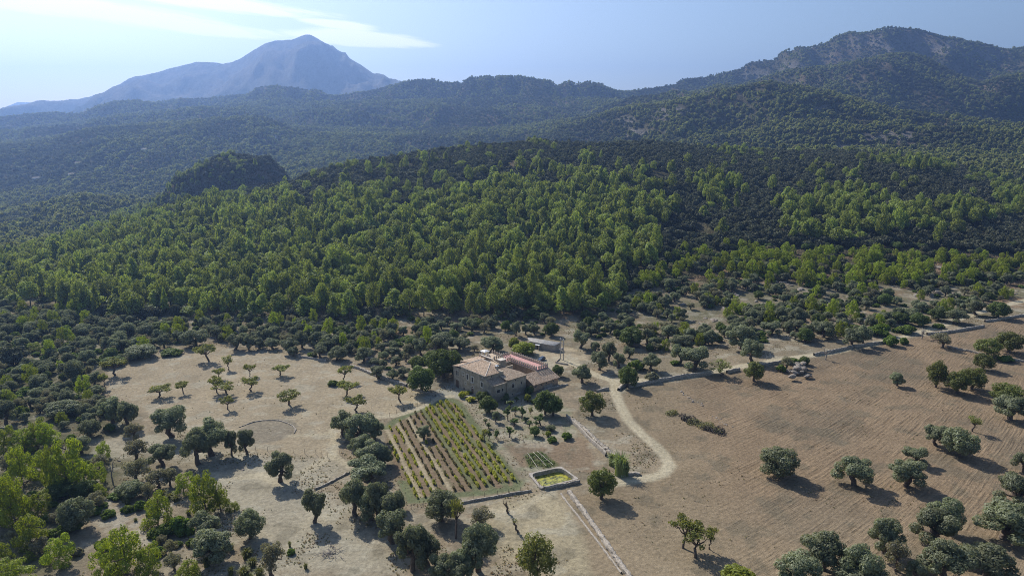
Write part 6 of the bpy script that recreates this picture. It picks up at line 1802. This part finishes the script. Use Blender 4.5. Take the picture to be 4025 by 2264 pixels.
# dry weeds over the rough ground: nobody could count them
X, Y = rng.uniform(-260, 260, 220000), 100 + 240 * rng.uniform(0, 1, 220000) ** 1.5
Z = height(X, Y); U_, V_ = proj(X, Y, Z)
k = (U_ > -40) & (U_ < 4070) & (V_ < 2320)
X, Y, Z = X[k], Y[k], Z[k]
dl, dp, dv = sdist(X, Y, PZ['left']), sdist(X, Y, PZ['plough']), sdist(X, Y, PZ['vine'])
tr_ = np.minimum.reduce([sdist(X, Y, l_, False) for l_ in (TRK, TRK2, TRK3, TRK4)])
ndens = fbm(X / 8, Y / 8, 461, 4)
pr = np.where(dl < 0, .04, np.where(dp < 0, .07, np.where(dv < 0, .12, .75))) * sstep(.50, .66, ndens) * (tr_ > 2.3)
k = rng.uniform(size=len(X)) < pr
X, Y, Z = X[k], Y[k], Z[k]
scatter('dry_grass', ['dry_tuft'], np.stack([X, Y, Z], -1), np.stack([rng.uniform(.12, .34, len(X)), rng.uniform(.35, .95, len(X))], -1))
k = (fbm(X / 10, Y / 10, 471, 3) > .5) & (sdist(X, Y, PZ['left']) > 0)
print('DRY', len(X), k.sum())

# a few pale houses far off in the valley woods
for i, (x, y, lb) in enumerate(((1045, 547, 'on the ridge above the valley'), (570, 648, 'among trees half way down the valley side'), (520, 729, 'below the others, in a gap of the trees'), (262, 757, 'bright white, lowest in the valley wood'), (1985, 455, 'tiny, at the foot of the great ridge'))):
    p = at('RL', x, y); H_ = empty('distant_house', (p[0], p[1], p[2] + 2.0), .3 * i, (.8, .8, .8)); tag(H_, 'small pale house far off ' + lb, 'house')
    mb = MB(); mb.box((0, 0, -5), (16, 8, 11)); mb.box((10.2, 0, -5), (4.3, 6, 9)); mb.obj('wall', WHITE, H_)
    mb = MB(); mb.prism([(-8.4, -4.4, 6), (8.4, -4.4, 6), (8.4, 4.4, 6), (-8.4, 4.4, 6)], [(-8.4, -.1, 8), (8.4, -.1, 8), (8.4, .1, 8), (-8.4, .1, 8)]); mb.obj('roof', CREAM, H_)

# ------------------------------------------------------------------ labels that single things out
MARK = [('stone farmhouse', 'P', 1280, 960), ('square water tank', 'P', 1390, 1205), ('round threshing floor', 'P', 672, 1083), ('vineyard', 'P', 1130, 1130), ('sharp bend of the track', 'P', 1675, 1180), ('rock heap', 'P', 2000, 925),
        ('brush pile', 'P', 1755, 1060), ('corrugated shed', 'P', 1370, 870), ('twin-legged power pole', 'P', 1415, 890), ('tangle of dead branches', 'P', 820, 1380), ('bare rocky patch', 'P', 330, 1300), ('track fork', 'P', 1545, 965),
        ('long pale wall', 'P', 1500, 1340), ('bare tree on the field edge', 'P', 2085, 905), ('reed clump', 'P', 1560, 1165), ('vegetable bed', 'P', 1355, 1155), ('yard gate below the house', 'P', 1150, 990), ('far end of the road', 'P', 2520, 770)]
MP = [(n_, at(r_, x, y)) for n_, r_, x, y in MARK]
ORD = 'first second third fourth fifth sixth seventh eighth ninth tenth eleventh twelfth thirteenth fourteenth fifteenth sixteenth seventeenth eighteenth nineteenth twentieth'.split() + ['twenty-' + x for x in 'first second third fourth fifth sixth seventh eighth ninth'.split()]
by = {}
for o in THINGS:
    if o.get('label'): continue
    p = np.array(o.location); nm = o.name.split('.')[0]
    i = int(np.argmin([np.linalg.norm((p - q)[:2]) for _, q in MP]))
    by.setdefault((nm, i), []).append((float(np.linalg.norm((p - MP[i][1])[:2])), o))
for (nm, i), lst in by.items():
    lst.sort(key=lambda t_: t_[0])
    for r_, (d, o) in enumerate(lst):
        o['label'] = LOOK[nm] + (', %s out from the %s' % (ORD[r_], MP[i][0]) if len(lst) > 1 else ' beside the ' + MP[i][0])
for o in THINGS:
    del o['_h'], o['_w']
# ------------------------------------------------------------------ haze
mb = MB()
mb.box((0, 4600, -165), (23000, 11800, 1135))
hm, t = new_mat('haze')
vp = t.add('ShaderNodeVolumePrincipled')
vp.inputs['Color'].default_value = (0.29, 0.48, 0.93, 1)
vp.inputs['Density'].default_value = 1.35e-4
vp.inputs['Anisotropy'].default_value = 0.5
finish(t, None, vp.outputs[0])
tag(mb.obj('haze', hm), kind='stuff')
